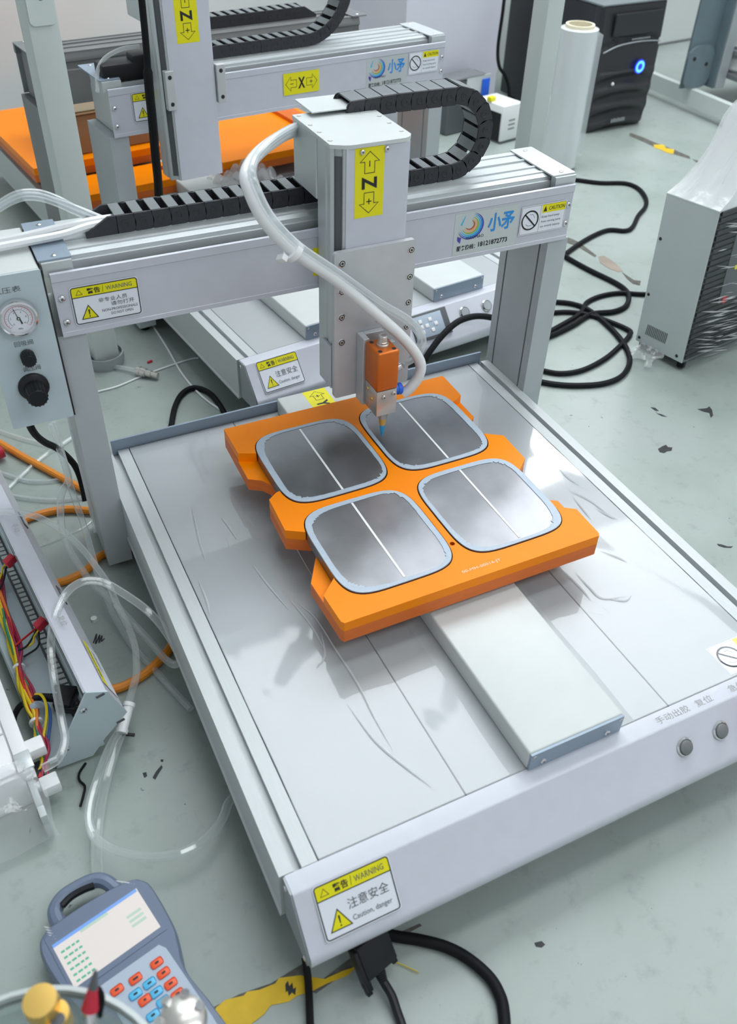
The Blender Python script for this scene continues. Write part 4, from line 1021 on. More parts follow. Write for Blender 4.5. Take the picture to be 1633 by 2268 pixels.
part('front_plate', B().use('alu').box(-.020, .062, -.0300, -.0282, .070, .128, .001, 1), t)
part('blue_socket', B().use('blue').box(.032, .058, -.0330, -.0302, .072, .118, .001, 1), t)
part('top_plate', B().use('darkgrey').box(-.080, .040, -.030, .028, .1252, .1300, .001, 1), t)
wc = [Vector((1.255, 1.725, .34)), Vector((1.247, 1.712, .26)), Vector((1.240, 1.705, .18)), Vector((1.243, 1.695, .14)), Vector((1.262, 1.690, .115)), Vector((1.275, 1.685, .08)), Vector((1.270, 1.670, .03)), Vector((1.26, 1.655, .006)), Vector((1.24, 1.64, .005))]
solo('wall_cable', B().use('blackrub').tube(wc, .0042, 8), 'black cable running down the lilac wall to the small power boxes', 'cable')
# steel frame at the far right
t = thing('steel_frame', 'grey steel shelf frame with bolted plates, top right corner', 'frame', (1.84, 1.64, 0))
Pq = lambda x, y, z: Vector((x, y, z))
b = B().use('post').box(1.797, 1.815, .95, 2.0, .018, .060, .001, 1); part('lower_bar', b, t, world=True)
b = B().use('bluegrey').box(1.768, 1.856, 1.600, 1.606, .061, .75).box(1.852, 1.856, 1.570, 1.60, .061, .75); part('channel_post', b, t, world=True)
b = B().use('bluegrey').prism(rrect(1.762, 1.852, .061, .165, .030), 1.590, 1.599, 'y')
for x in (1.782, 1.828): b.use('ink').cyl((x, 1.5885, .135 - (x - 1.782) * .35), (x, 1.5900, .135 - (x - 1.782) * .35), .005, 12)
part('foot_plate', b, t, world=True)
b = B().use('midgrey').box(1.8565, 1.888, 1.565, 1.60, .061, .75, .001, 1); part('side_post', b, t, world=True)
part('shelf', B().use('darkgrey').box(1.890, 2.3, 1.52, 1.72, .084, .096), t, world=True)
part('upper_shelf', B().use('darkgrey').box(1.890, 2.3, 1.52, 1.72, .142, .152), t, world=True)
for z, lab in ((.0962, 'white drum on the lower shelf of the steel frame'), (.1522, 'white drum on the upper shelf of the steel frame')):
    solo('white_drum', B().use('white').lathe((1.985, 1.61, z), (0, 0, 1), [(0, 0), (.082, 0), (.087, .006), (.087, .032), (.080, .040), (0, .040)], 36), lab, 'drum', 'white drums on the steel frame')
# wrapped cabinet on the right
ca = math.atan2(.551 - .640, .878 - .851) 
Bc = Z(1505, 825, 0); Bl = Z(1405, 768, 0)
lx = (Bc - Bl); wl = lx.length; ang = math.atan2(lx.y, lx.x)
t = thing('wrapped_cabinet', 'pale grey machine cabinet with a black slatted side, wrapped in stretch film, right edge', 'cabinet', (Bl.x, Bl.y, 0), ang)
HT = .250
t.rotation_euler = (0, -.045, ang)
part('side_panel', B().use('cabinet').box(0, wl, 0, .0015, .012, HT, .0005, 1), t)
part('body', B().use('darkgrey').box(.001, wl - .0005, .002, .300, .012, HT - .002), t)
part('top_panel', B().use('cabinet').box(0, wl, 0, .300, HT, HT + .002), t)
for k in range(26):
    z = .018 + k * .0091
    part('slat', B().use('slatblack').box(wl - .0003, wl + .0030, .004, .296, z, z + .0062), t)
part('meter_panel', B().use('dark').box(wl + .0031, wl + .0040, .05, .2, .100, .215), t)
b = B()
for k in range(5): b.use('yellow').cyl((wl + .004, .070 + .012 * k, .155), (wl + .0055, .070 + .012 * k, .155), .0035, 10)
b.use('red').cyl((wl + .004, .062, .105), (wl + .0058, .062, .105), .006, 12); part('indicator', b, t)
b = B()
for x, z in ((.006, .020), (.006, .095), (.006, .185), (wl - .012, .020)): b.use('ink').lathe((x, 0, z), (0, -1, 0), [(.0028, 0), (.0020, .0012), (0, .0014)], 12)
part('screw', b, t)
b = B().use('dark')
for k in range(13): b.prism([(.016 + .0032 * k, .030), (.0176 + .0032 * k, .030), (.0188 + .0032 * k, .048), (.0172 + .0032 * k, .048)], -.0004, .0, 'y')
part('vent_slots', b, t)
for x in (.008, wl - .008): part('rubber_foot', B().use('blackrub').cyl((x, .012, 0), (x, .012, .012), .007, 12), t)
for x in (.008, wl - .008): part('rubber_foot', B().use('blackrub').cyl((x, .28, 0), (x, .28, .012), .007, 12), t)
rnd = random.Random(11)
# wrap: tight sheet over the black side with many diagonal creases, a gathered tail over the top
part('wrap_sheet', B().use('wrapclear').grid(lambda u, v: (wl + .0060 + .0012 * math.sin(40 * v + 13 * u), -.004 + .31 * u, .004 + (HT + .004) * v), 30, 30), t)
b = B().use('streak')
for k in range(190):
    y = rnd.uniform(0, .26); z = rnd.uniform(.01, HT - .01); ln = rnd.uniform(.02, .075); wd_ = rnd.uniform(.0003, .0010)
    dz = -ln * rnd.uniform(.05, .35)
    A = Vector((wl + .0075, y, z)); C2 = Vector((wl + .0075, min(.30, y + ln), max(.006, z + dz)))
    v = [b.bm.verts.new(p) for p in (A, C2, (A + C2) / 2 + Vector((.0008, 0, wd_ * 2)))]; b.face(v)
    v = [b.bm.verts.new(p) for p in (A, C2, (A + C2) / 2 + Vector((.0008, 0, -wd_)))]; b.face(v[::-1])
part('wrap_crease', b, t, stuff=True)
b = B().use('streak')
for k in range(16):
    x = rnd.uniform(.004, wl - .03); z = rnd.uniform(.06, HT - .02); ln = rnd.uniform(.010, .034)
    A = Vector((x, -.0012, z)); C2 = Vector((min(wl - .002, x + ln), -.0012, z - ln * .55))
    v = [b.bm.verts.new(p) for p in (A, C2, (A + C2) / 2 + Vector((0, -.0004, .0005)))]; b.face(v)
part('wrap_crease', b, t, stuff=True)
def tail(u, v):
    # from the rim of the top (v=0) up into a gathered twist (v=1)
    per = u * 4
    e = [(0, 0), (wl, 0), (wl, .30), (0, .30), (0, 0)]; i = min(3, int(per)); f_ = per - i
    x = e[i][0] + (e[i + 1][0] - e[i][0]) * f_; y = e[i][1] + (e[i + 1][1] - e[i][1]) * f_
    q = .62 * v; k = min(1, 1.2 * q ** .75); tx, ty = wl * .85, .21
    cr = .016 * math.sin(33 * u * 2 * PI / 4 + 6 * v) + .013 * math.sin(71 * u * 2 * PI / 4 - 9 * v + 3 * math.sin(7 * v)) + .006 * math.sin(130 * u)
    s = 1 - .86 * k
    return (tx * k + (x - 0) * s + cr * k, ty * k + y * s + cr * k, HT + .003 + .55 * q + .008 * math.sin(11 * u * 2 * PI / 4) * k)
part('wrap_tail', B().use('wrapwhite').grid(tail, 128, 26), t)
part('wrap_hem', B().use('wrap').grid(lambda u, v: (.012 + .050 * u + .004 * math.sin(8 * v), -.004 - .030 * v * (1 + .3 * math.sin(9 * u)), .012 * (1 - v) + .002 + .003 * abs(math.sin(11 * u + 7 * v))), 14, 10), t)
# ------------------------------------------------------------------ spare open chassis with wiring (left)
yS = .238
def sec(px, py): return Y(px, py, yS)
AX = Vector((-.118, .993, .0)).normalized()
sA, sB, sC, sD, sE = sec(188.7, 1532), sec(235, 1530), sec(277, 1574), sec(231.6, 1630), sec(208, 1680)
sE.z = max(.004, sE.z); sF = Vector((sec(122, 1693).x, yS, .004)); sG = sec(147, 1624)
t = thing('open_chassis', 'open pale blue grey machine chassis lying on the floor at left with loose wiring inside', 'chassis', (-.12, yS, 0))
LEN = .47
def sheet(b, P, th_dir):
    """thin folded sheet along AX through the section points P"""
    A = [b.bm.verts.new(p) for p in P]; A2_ = [b.bm.verts.new(p + AX * LEN) for p in P]
    C_ = [b.bm.verts.new(p + th_dir) for p in P]; C2_ = [b.bm.verts.new(p + th_dir + AX * LEN) for p in P]
    for k in range(len(P) - 1):
        b.face((A[k], A[k + 1], A2_[k + 1], A2_[k])); b.face((C_[k], C2_[k], C2_[k + 1], C_[k + 1]))
        b.face((A[k], C_[k], C_[k + 1], A[k + 1])); b.face((A2_[k], A2_[k + 1], C2_[k + 1], C2_[k]))
    b.face((A[0], A2_[0], C2_[0], C_[0])); b.face((A[-1], C_[-1], C2_[-1], A2_[-1]))
    return b
inw = Vector((-.0020, 0, -.0012))
part('front_shell', sheet(B().use('paint'), [sA, sB, sC, sD], inw), t, world=True)
iA = sA + Vector((.0006, 0, -.002)); iB = Vector((sA.x + .004, yS, .016))
part('inner_wall', sheet(B().use('midgrey'), [iA, iB], Vector((.0012, 0, 0))), t, world=True)
fl0 = Vector((sA.x + .0035, yS, .012)); fl1 = Vector((sF.x - .004, yS, .012)); fl2 = Vector((sF.x - .006, yS, .026))
part('floor_sheet', sheet(B().use('bluepanel'), [fl0, fl1, fl2], Vector((0, 0, -.0014))), t, world=True)
b = B().use('alu')
for k in range(58):
    p = fl0 + AX * (.012 + .0078 * k) + Vector((-.010, 0, .0012)); b.obox(p, (1, 0, 0), AX, (0, 0, 1), .0036, .0026, .0014)
part('slotted_rail', b, t, world=True, stuff=True)
part('rail_bed', sheet(B().use('dark'), [fl0 + Vector((-.004, 0, .0006)), fl0 + Vector((-.016, 0, .0006))], Vector((0, 0, -.0004))), t, world=True)
b = B().use('bluepanel'); P = [sA + Vector((0, 0, .001)), sB + Vector((0.001, 0, .0008)), sC + Vector((.0012, 0, 0)), sD, sE, sF, sG]
A = [b.bm.verts.new(p - AX * .0024) for p in P]; C_ = [b.bm.verts.new(p - AX * .0006) for p in P]
b.face(A); b.face(C_[::-1])
for k in range(7): b.face((A[k], A[(k + 1) % 7], C_[(k + 1) % 7], C_[k]))
part('end_plate', b, t, world=True)
b = B()
for px, py in ((183, 1569), (146, 1654)): bolt(b, sec(px, py) - AX * .0024, (0, -1, 0), .0032, .0016)
part('rivet', b, t, world=True)
for px, py in ((220, 1536), (265, 1592), (200, 1682)):
    b = B().use('dark'); q = sec(px, py) - AX * .0024; b.obox(q + Vector((0, -.0003, 0)), Vector((.96, 0, .26)), (0, 1, 0), Vector((-.26, 0, .96)), .0040, .0006, .0012)
    part('slot', b, t, world=True)
# openings and sticker on its outer face
ou = AX; ov = (sB - sC).normalized(); on = ou.cross(ov)
if on.x < 0: on = -on
LWF = (sB - sC).length * .92
def oface(s, h): return sC + AX * s + ov * h + on * .0006
b = B().use('dark')
for s0 in (.155, .290, .405): b.obox(oface(s0, .020), AX, ov, on, .0120, .0042, .0005)
b.use('alu')
for s0 in (.153, .288, .403): b.obox(oface(s0, .019), AX, ov, on, .0080, .0024, .0008)
part('slot_opening', b, t, world=True)
lu = ov.cross(on); lo_s = .014 if lu.dot(AX) > 0 else .078
lorg = oface(lo_s, .0) + ov * LWF - frame(t).translation
f = Flat(lorg, lu, ov)
LW = (sB - sC).length
f.slab([(0, -LW * .80), (.062, -LW * .80), (.062, 0), (0, 0)], 'label', 1); f.poly([(0, -LW * .28), (.062, -LW * .28), (.062, -LW * .02), (0, -LW * .02)], 'yellow', 2)
lb = flat_part('warning_label', f, t, 'yellow and white warning sticker seen edge on')
g = Flat(lorg, lu, ov); g.text('警告/WARNING', .010, -LW * .20, LW * .13, 'ink', 3, .044); g.text('注意安全', .026, -LW * .52, LW * .16, 'inkgrey', 3, .030); flat_part('lettering', g, lb)
f = Flat(sA + AX * .40 + Vector((.004, 0, .0008)) - frame(t).translation, -AX, (1, 0, 0))
f.text('手动', .145, .003, .006, 'inkpale', 1, .014); f.text('复位', .30, .003, .006, 'inkpale', 1, .014); flat_part('engraved_caption', f, t)
# wires
wt = thing('wire_harness', 'bundle of red, yellow and orange wires tied with white cable ties inside the open chassis', 'wires', (-.155, .33, .013))
trunk = [(-12, 1270), (2, 1330), (20, 1390), (33, 1435), (42, 1480), (58, 1525), (74, 1570), (80, 1600), (94, 1650), (97, 1690), (92, 1722)]
rnd = random.Random(5)
wm = ['wred', 'wyel', 'wdred', 'worg', 'wred', 'wyel', 'wdred', 'wred', 'wyel', 'wgrn', 'wblu', 'wdred', 'wred', 'wyel', 'black', 'worg', 'wdred', 'wyel']
for i, mt in enumerate(wm):
    ph, am = rnd.uniform(0, 6), rnd.uniform(.3, 1)
    side = -8 if mt == 'wyel' else (8 if mt in ('wdred', 'wblu') else 0)
    pts = []
    for j, (px, py) in enumerate(trunk):
        tie = j in (4, 7, 9)
        wv = 2.5 if tie else 8.0
        pts.append(Z(px + side * (.3 if tie else 1) + wv * am * math.sin(ph + j * 1.3), py + 2 * math.cos(ph + j), .020 + .005 * am + .003 * math.cos(ph * 2 + j * 1.1)))
    part('wire', B().use(mt).tube(pts, .00165, 6, 5), wt, world=True)
for j in (4, 7, 9):
    px, py = trunk[j]; c = Z(px, py, .022); d = (Z(*trunk[min(j + 1, 10)], .022) - Z(*trunk[j - 1], .022)).normalized()
    b = B().use('white').cyl(c - d * .0015, c + d * .0015, .0064 if j < 9 else .0042, 14)
    if j == 9: b.obox(c + Vector((.007, 0, .001)), (1, 0, 0), (0, 1, 0), (0, 0, 1), .005, .0012, .0008)
    part('cable_tie', b, wt, world=True)
part('foam_plug', B().use('keypad').tube([Z(72, 1568, .026), Z(84, 1560, .029)], .0042, 10, 0), wt, world=True)
part('wire', B().use('wyel').tube([Z(78, 1538, .027), Z(92, 1540, .030), Z(102, 1560, .030), Z(103, 1590, .029), Z(95, 1640, .026)], .0014, 6), wt, world=True)
part('wire', B().use('wblu').tube([Z(86, 1545, .024), Z(106, 1562, .028), Z(112, 1590, .027), Z(108, 1630, .024), Z(102, 1680, .022)], .0013, 6), wt, world=True)
for (cx, cy, zc), ws in (((90, 1382, .058), [((76, 1395), (48, 1418), (34, 1430)), ((80, 1398), (60, 1430), (40, 1440)), ((86, 1400), (84, 1432), (52, 1455))]),
                         ((22, 1242, .060), [((8, 1254), (2, 1275), (-10, 1300)), ((14, 1256), (8, 1285), (-4, 1310))])):
    c = Z(cx, cy, zc); t2 = part('connector', B().use('red').obox(c, (.80, .45, .25), (-.45, .85, 0), (-.2, -.1, .95), .0062, .0042, .0048, .001), wt, 'small crimson connector', world=True)
    part('terminal', B().use('white').obox(c + Vector((.0115, .0040, .002)), (.80, .45, .25), (-.45, .85, 0), (-.2, -.1, .95), .0052, .0030, .0034, .0006).use('brass').obox(c + Vector((.0150, .0060, .0030)), (.80, .45, .25), (-.45, .85, 0), (-.2, -.1, .95), .003, .0026, .0026), wt, world=True)
    for k, w3 in enumerate(ws):
        part('wire', B().use(('wred', 'black', 'black')[k] if cx > 50 else ('wyel', 'black')[k]).tube([c] + [Z(px, py, .030) for px, py in w3], .0011, 6), wt, world=True)
part('wire', B().use('wyel').tube([Z(88, 1392, .050), Z(76, 1410, .035), Z(72, 1425, .030), Z(46, 1440, .026)], .0010, 6), wt, world=True)
# black mains plug with its cord inside the chassis
c = Z(146, 1548, .026)
t = thing('serial_cable', 'black plug with a ribbed neck lying inside the open chassis at left', 'cable', (c.x, c.y, .013))
px2 = (Z(120, 1546, .026) - c).normalized()
b = B().use('black').obox(c, px2, Vector((-px2.y, px2.x, 0)), (0, 0, 1), .0085, .0120, .0065, .001).obox(c + Vector((0, .0135, 0)), px2, Vector((-px2.y, px2.x, 0)), (0, 0, 1), .0080, .0020, .0040, .001).obox(c + Vector((0, -.0135, -.001)), px2, Vector((-px2.y, px2.x, 0)), (0, 0, 1), .0095, .0020, .0040, .001)
part('plug_housing', b, t, world=True)
b = B().use('black')
for k in range(9): b.cyl(c + px2 * (.008 + .0022 * k), c + px2 * (.0094 + .0022 * k), .0046 - .0001 * k, 12)
b.tube([c + px2 * .008, c + px2 * .026, Z(70, 1552, .024), Z(46, 1562, .020), Z(32, 1585, .012), Z(26, 1610, .006), Z(-10, 1680, .005)], .0031, 8)
part('cord', b, t, world=True)
# ------------------------------------------------------------------ white plastic module, bottom left
t = thing('white_module', 'white plastic module with clips half wrapped in plastic at the left edge, below the wires', 'module', (-.19, .26, 0))
a0, a1 = Z(75, 1700, .05), Z(-2, 1498, .05); ex_ = (a1 - a0).normalized(); ez = Vector((0, 0, 1)); nx_ = Vector((-ex_.y, ex_.x, 0))
if nx_.x > 0: nx_ = -nx_
Lm = (a1 - a0).length
def mbox(b, s0, s1, d0, d1, z0, z1, bev=.001):
    return b.obox(a0 + ex_ * (s0 + s1) / 2 + nx_ * (d0 + d1) / 2 + Vector((0, 0, (z0 + z1) / 2 - .05)), ex_, nx_, ez, (s1 - s0) / 2, abs(d1 - d0) / 2, (z1 - z0) / 2, bev)
part('body', mbox(B().use('white'), 0, Lm + .12, .010, .110, .002, .046), t, world=True)
for k in range(5): part('lid_tile', mbox(B().use('white'), .004 + .047 * k, .049 + .047 * k, .014, .100, .0462, .0492), t, world=True)
part('edge_rail', mbox(B().use('white'), .0, Lm + .12, .0, .0125, .036, .0500), t, world=True)
part('side_wall', mbox(B().use('cabinet'), -.040, .05, .0035, .0095, .0, .034), t, world=True)
part('clip', mbox(B().use('alu'), .0, .020, -.0012, .013, .0502, .0530), t, world=True)
for (px, py, z) in ((79, 1656, .040), (112, 1737, .022)):
    c = Z(px, py, z); part('white_plug', B().use('white').obox(c, ex_, nx_, ez, .0075, .0080, .0065, .0015).obox(c + nx_ * .008 + ex_ * .003, ex_, nx_, ez, .0035, .0050, .0040, .001), t, world=True)
c = Z(92, 1712, .020); part('socket', B().use('ink').obox(c + nx_ * .002, ex_, nx_, ez, .0085, .0045, .0075).use('red').obox(c - nx_ * .0012 + ex_ * -.002, ex_, nx_, ez, .0040, .0030, .0036, .0005), t, world=True)
part('plastic_cover', B().use('wrap').grid(lambda u, v: a0 + ex_ * (.012 - .060 * v ** .8) + nx_ * (-.001 + .12 * u + .002 * math.sin(9 * v)) + Vector((0, 0, .0016 - .044 * v ** 1.8 + .003 * abs(math.sin(7 * u + 4 * v)))), 18, 16), t, world=True)
# ------------------------------------------------------------------ hand pendant
PZ = .030
pnd = thing('hand_pendant', 'blue grey teach pendant with a lit screen, lying on the floor at the bottom left', 'pendant', (-.13, .04, 0))
scr = [Z(115, 2095, PZ), Z(302, 1968, PZ), Z(360, 2055, PZ), Z(165, 2190, PZ)]
eu = (scr[1] - scr[0]).normalized(); ev = Vector((-eu.y, eu.x, 0)); oc = scr[0]
def uv(p): d = p - oc; return (d.dot(eu), d.dot(ev))
def pz(px, py, z=PZ): return uv(Z(px, py, z))
outl = [pz(100, 2055), pz(84, 2085), pz(92, 2125), pz(125, 2180), pz(160, 2225), pz(220, 2290), pz(300, 2400), pz(560, 2380), pz(480, 2235), pz(415, 2150), pz(398, 2090), pz(385, 2045), pz(340, 1965), pz(315, 1945), pz(280, 1947), pz(190, 1995)]
P3 = catmull([Vector((a, c, 0)) for a, c in outl + outl[:1]], 5)[:-1]
cen = sum((p for p in P3), Vector()) / len(P3)
b = B().use('pendant'); layers = [(.0, .955), (.006, 1.0), (.022, 1.0), (.0275, .985), (.030, .955)]
rings = [[b.bm.verts.new(oc + eu * (cen.x + (p.x - cen.x) * s) + ev * (cen.y + (p.y - cen.y) * s) + Vector((0, 0, z - PZ + .0))) for p in P3] for z, s in layers]
for r0, r1 in zip(rings, rings[1:]):
    for k in range(len(P3)): b.face((r0[k], r0[(k + 1) % len(P3)], r1[(k + 1) % len(P3)], r1[k]))
b.face(rings[0][::-1]); b.face(rings[-1])
part('body', b, pnd, world=True, smooth=50)
hp2 = [Z(132, 2052, .016), Z(122, 2020, .017), Z(140, 1988, .018), Z(180, 1962, .018), Z(212, 1950, .018), Z(236, 1954, .018), Z(262, 1974, .016)]
part('carry_handle', B().use('pendant').tube(hp2, .0062, 10), pnd, world=True)
part('grip_pads', B().use('black').tube([Z(138, 2006, .0215), Z(158, 1986, .0220), Z(186, 1970, .0225), Z(208, 1962, .0225)], .0030, 8), pnd, world=True)
f = Flat(oc + Vector((0, 0, .0003)) - frame(pnd).translation, eu, ev)
q = [uv(p) for p in scr]; sw = q[1][0]; sh = -q[3][1]
f.slab([(-.0025, .0075), (sw + .003, .0075), (sw + .003, -sh - .0045), (-.0025, -sh - .0045)], 'pendant', 2)
f.poly([(0, -sh), (sw, -sh), (sw, 0), (0, 0)], 'screen', 3)
sp = flat_part('screen', f, pnd, 'bright lit screen')
f = Flat(oc + Vector((0, 0, .0003)) - frame(pnd).translation, eu, ev)
f.poly([(0, -.0028), (sw * .99, -.0028), (sw * .99, 0), (0, 0)], 'screenblue', 4)
for k in range(6):
    y = -sh * (.22 + .135 * k)
    for x0, x1 in ((.045, .085), (.10, .15), (.165, .20), (.215, .25)): f.poly([(sw * x0, y - sh * .045), (sw * x1, y - sh * .045), (sw * x1, y), (sw * x0, y)], 'screengreen', 4)
for k in range(3):
    y = -sh * (.40 + .11 * k); f.poly([(sw * .76, y - sh * .06), (sw * .93, y - sh * .06), (sw * .93, y), (sw * .76, y)], 'screenpale', 4)
f.poly([(sw * .30, -.0028 - sh * .06), (sw * .62, -.0028 - sh * .06), (sw * .62, -.0028), (sw * .30, -.0028)], 'screenpale', 4)
flat_part('display_rows', f, sp)
k0 = [pz(222, 2185), pz(352, 2093), pz(368, 2100), pz(470, 2250), pz(560, 2400), pz(380, 2440)]
f = Flat(oc + Vector((0, 0, .0003)) - frame(pnd).translation, eu, ev); f.slab(k0, 'keypad', 2); kp = flat_part('keypad', f, pnd, 'pale grey membrane keypad')
def key(px, py, mt, sgn, w_=.0098, h_=.0062):
    a, c = pz(px, py); p = oc + eu * a + ev * c + Vector((0, 0, .0010))
    b = B().use(mt).obox(p, eu, ev, (0, 0, 1), w_ / 2, h_ / 2, .0008, .0016)
    k = part('key', b, pnd, world=True)
    f = Flat(p + Vector((0, 0, .0009)) - frame(pnd).translation, eu, ev)
    f.poly(rrect(-.0006 * len(sgn) - .0004, .0006 * len(sgn) + .0004, -.0008, .0008, .0006, 3), 'ink', 1); flat_part('key_mark', f, k)
for px, py, mt, sg in ((348, 2134, 'keyred', 'F1'), (363, 2156, 'keyred', 'F2'), (379, 2180, 'keyred', 'F3'), (394, 2203, 'keyred', 'F4'), (410, 2228, 'keyred', 'F5'), (301, 2169, 'keyred', 'ESC'),
                       (332, 2179, 'keyblue', 'Y+'), (301, 2203, 'keyblue', 'X-'), (347, 2199, 'keyblue', 'X+'), (362, 2219, 'keyblue', 'Y-'), (322, 2216, 'keyred', '0'), (260, 2194, 'keyred', 'OK'), (378, 2242, 'keyblue', 'Z+'), (340, 2250, 'keyblue', 'Z-')):
    key(px, py, mt, sg)
# clear shrink film glints on the corners of the pendant
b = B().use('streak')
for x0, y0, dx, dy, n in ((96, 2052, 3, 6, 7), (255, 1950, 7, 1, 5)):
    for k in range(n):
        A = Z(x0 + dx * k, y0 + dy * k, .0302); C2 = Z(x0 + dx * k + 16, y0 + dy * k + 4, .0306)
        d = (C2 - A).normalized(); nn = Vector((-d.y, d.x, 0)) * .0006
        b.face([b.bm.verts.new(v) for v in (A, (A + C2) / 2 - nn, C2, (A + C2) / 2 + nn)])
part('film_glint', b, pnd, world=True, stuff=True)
# ------------------------------------------------------------------ glue pressure pot in the near corner (out of focus)
PT = .21
rc = Z(150, 2180, PT); e1 = Z(0, 2240, PT)
cx_, cy_ = -.175, rc.y - .062
# circle through the top of the rim and the left edge point
dx, dy = rc.x - e1.x, rc.y - e1.y; R_ = .082
t = thing('pressure_pot', 'clear lidded glue pot with brass and red fittings, bottom left corner, nearest the camera', 'pot', (rc.x - .040, rc.y - R_ + .010, 0))
part('pot_body', B().use('lid').lathe((0, 0, .09), (0, 0, 1), [(0, 0), (R_ * .93, 0), (R_ * .93, PT - .09 - .012)], 40), t)
part('pot_stand', B().use('midgrey').lathe((0, 0, 0), (0, 0, 1), [(0, 0), (R_ * .6, 0), (R_ * .6, .006), (R_ * .2, .012), (R_ * .2, .088), (0, .088)], 28), t)
part('lid', B().use('lid').lathe((0, 0, PT - .011), (0, 0, 1), [(0, 0), (R_ * .97, 0), (R_ * .97, .008), (0, .008)], 48), t)
part('lid_rim', B().use('cabinet').lathe((0, 0, PT - .012), (0, 0, 1), [(R_ * .955, .004), (R_, .004), (R_, .012), (R_ * .965, .0125), (R_ * .955, .009)], 48), t)
bp = Z(100, 2238, PT + .010)
b = B().use('brass').lathe(bp - Vector((0, 0, .012)), (0, 0, 1), [(.006, 0), (.0062, .012), (.0088, .0125), (.0094, .018), (.0088, .026), (0, .0265)], 20)
q = Z(128, 2258, PT + .006); b.lathe(q - Vector((0, 0, .008)), (0, 0, 1), [(.0055, 0), (.0075, .004), (.0075, .016), (0, .0165)], 20); b.use('dark').lathe(q + Vector((.001, -.004, .0087)), (0, 0, 1), [(.0038, 0), (0, .0004)], 12)
part('brass_fitting', b, t, 'brass fitting', world=True)
h0, h1 = Z(196, 2262, PT + .004), Z(212, 2150, PT + .030)
b = B().use('red').tube([h0 + (h1 - h0) * .25, h0 + (h1 - h0) * .45, h0 + (h1 - h0) * .65], lambda s: .0048 - .0020 * s, 12).use('dark').tube([h0 + (h1 - h0) * .63, h0 + (h1 - h0) * .85, h1], lambda s: .0026 - .0017 * s, 10).use('blackrub').tube([h0 + Vector((.006, .0, 0)), h0 + (h1 - h0) * .35 + Vector((.006, 0, 0)), h0 + (h1 - h0) * .60 + Vector((.003, 0, 0))], .0016, 8).use('chrome').tube([h0 - Vector((0, .006, .006)), h0 + (h1 - h0) * .27], .0036, 10, 0)
part('red_valve', b, t, 'red pointed valve handle', world=True)
c = Z(398, 2252, PT - .01); b = B()
b.use('steel').lathe(c - Vector((0, 0, .02)), (0.1, 0, 1), [(.006, 0), (.009, .006), (.0125, .008), (.0135, .014), (.0120, .020), (.0070, .023), (0, .0235)], 20)
for k in range(6): b.use('chrome').cyl(c + Vector((.008 * math.cos(k), .008 * math.sin(k), -.004)), c + Vector((.012 * math.cos(k), .012 * math.sin(k), .003)), .0028, 8)
b.use('steel').cyl(c - Vector((0, 0, .012)), c + Vector((-.055, -.020, -.010)), .004, 10)
part('steel_knob', b, t, 'bright steel knob', world=True)
# ------------------------------------------------------------------ hoses, tubes and cables
def cable(name, label, cat, pts, r, mt, z=None, n=8, group=None):
    P = [Z(p[0], p[1], p[2] if len(p) > 2 else (z if z is not None else r)) for p in pts]
    return solo(name, B().use(mt).tube(P, r, n), label, cat, group)
cable('air_hose', 'orange air hose snaking across the floor beside the left leg of the near robot', 'hose',
      [(-40, 955), (0, 981), (50, 1011), (100, 1038), (140, 1060), (185, 1084), (235, 1105), (262, 1118), (250, 1130), (200, 1131), (150, 1128), (100, 1136), (55, 1152), (30, 1175), (50, 1230), (90, 1275), (130, 1290), (190, 1264), (228, 1228), (300, 1215), (380, 1290), (400, 1380), (378, 1432), (350, 1466), (310, 1500), (255, 1526), (205, 1520)], .0048, 'orangehose', n=10)
g = 'clear air tubes on the floor at left'
cable('clear_tube', 'clear tube looping in a wide circle on the floor below the open chassis', 'tube',
      [(268, 1615, .020), (243, 1655, .018), (218, 1720, .020), (200, 1780, .022), (198, 1825, .022), (215, 1860, .022), (260, 1886, .022), (330, 1898, .022), (400, 1888, .022), (455, 1858, .020), (492, 1815, .016), (508, 1775, .010), (540, 1740, .006)], .0040, 'tube', group=g)
cable('clear_tube', 'clear tube running down from the chassis fitting to behind the pendant', 'tube',
      [(272, 1618, .016), (256, 1655, .014), (234, 1730, .010), (218, 1810, .008), (214, 1880, .007), (216, 1945, .006)], .0048, 'tube', group=g)
cable('clear_tube', 'clear tube from the left edge over the open chassis down to the white fitting', 'tube',
      [(-20, 1134, .100), (0, 1133, .100), (34, 1134, .098), (86, 1146, .094), (137, 1175, .088), (178, 1211, .080), (206, 1246, .072), (240, 1294, .062), (261, 1342, .055), (285, 1390, .046), (298, 1427, .042), (302, 1455, .040), (302, 1496, .034), (294, 1525, .030), (284, 1560, .026)], .0036, 'tube', group=g)
cable('clear_tube', 'clear tube dropping from under the pneumatic panel and looping over the chassis', 'tube',
      [(117, 935, .130), (137, 1006, .110), (152, 1060, .095), (140, 1085, .085), (134, 1112, .080), (137, 1167, .070), (151, 1211, .060), (178, 1256, .050), (206, 1294, .042), (247, 1328, .036), (274, 1359, .032), (326, 1414, .026), (366, 1460, .024), (391, 1472, .030), (398, 1455, .040), (370, 1403, .060), (326, 1352, .075), (257, 1304, .088), (219, 1287, .092), (178, 1290, .094), (144, 1318, .094), (120, 1373, .090), (113, 1434, .082), (120, 1503, .070), (138, 1600, .056), (144, 1640, .050), (130, 1680, .046), (95, 1702, .044)], .0040, 'tube', group=g)
cable('clear_tube', 'clear tube hanging from the panel past the left leg towards the floor', 'tube',
      [(112, 940, .135), (140, 1020, .110), (161, 1091, .085), (189, 1174, .062), (213, 1260, .042), (237, 1331, .020), (285, 1417, .008), (329, 1469, .005), (423, 1571, .005)], .0036, 'tube', group=g)
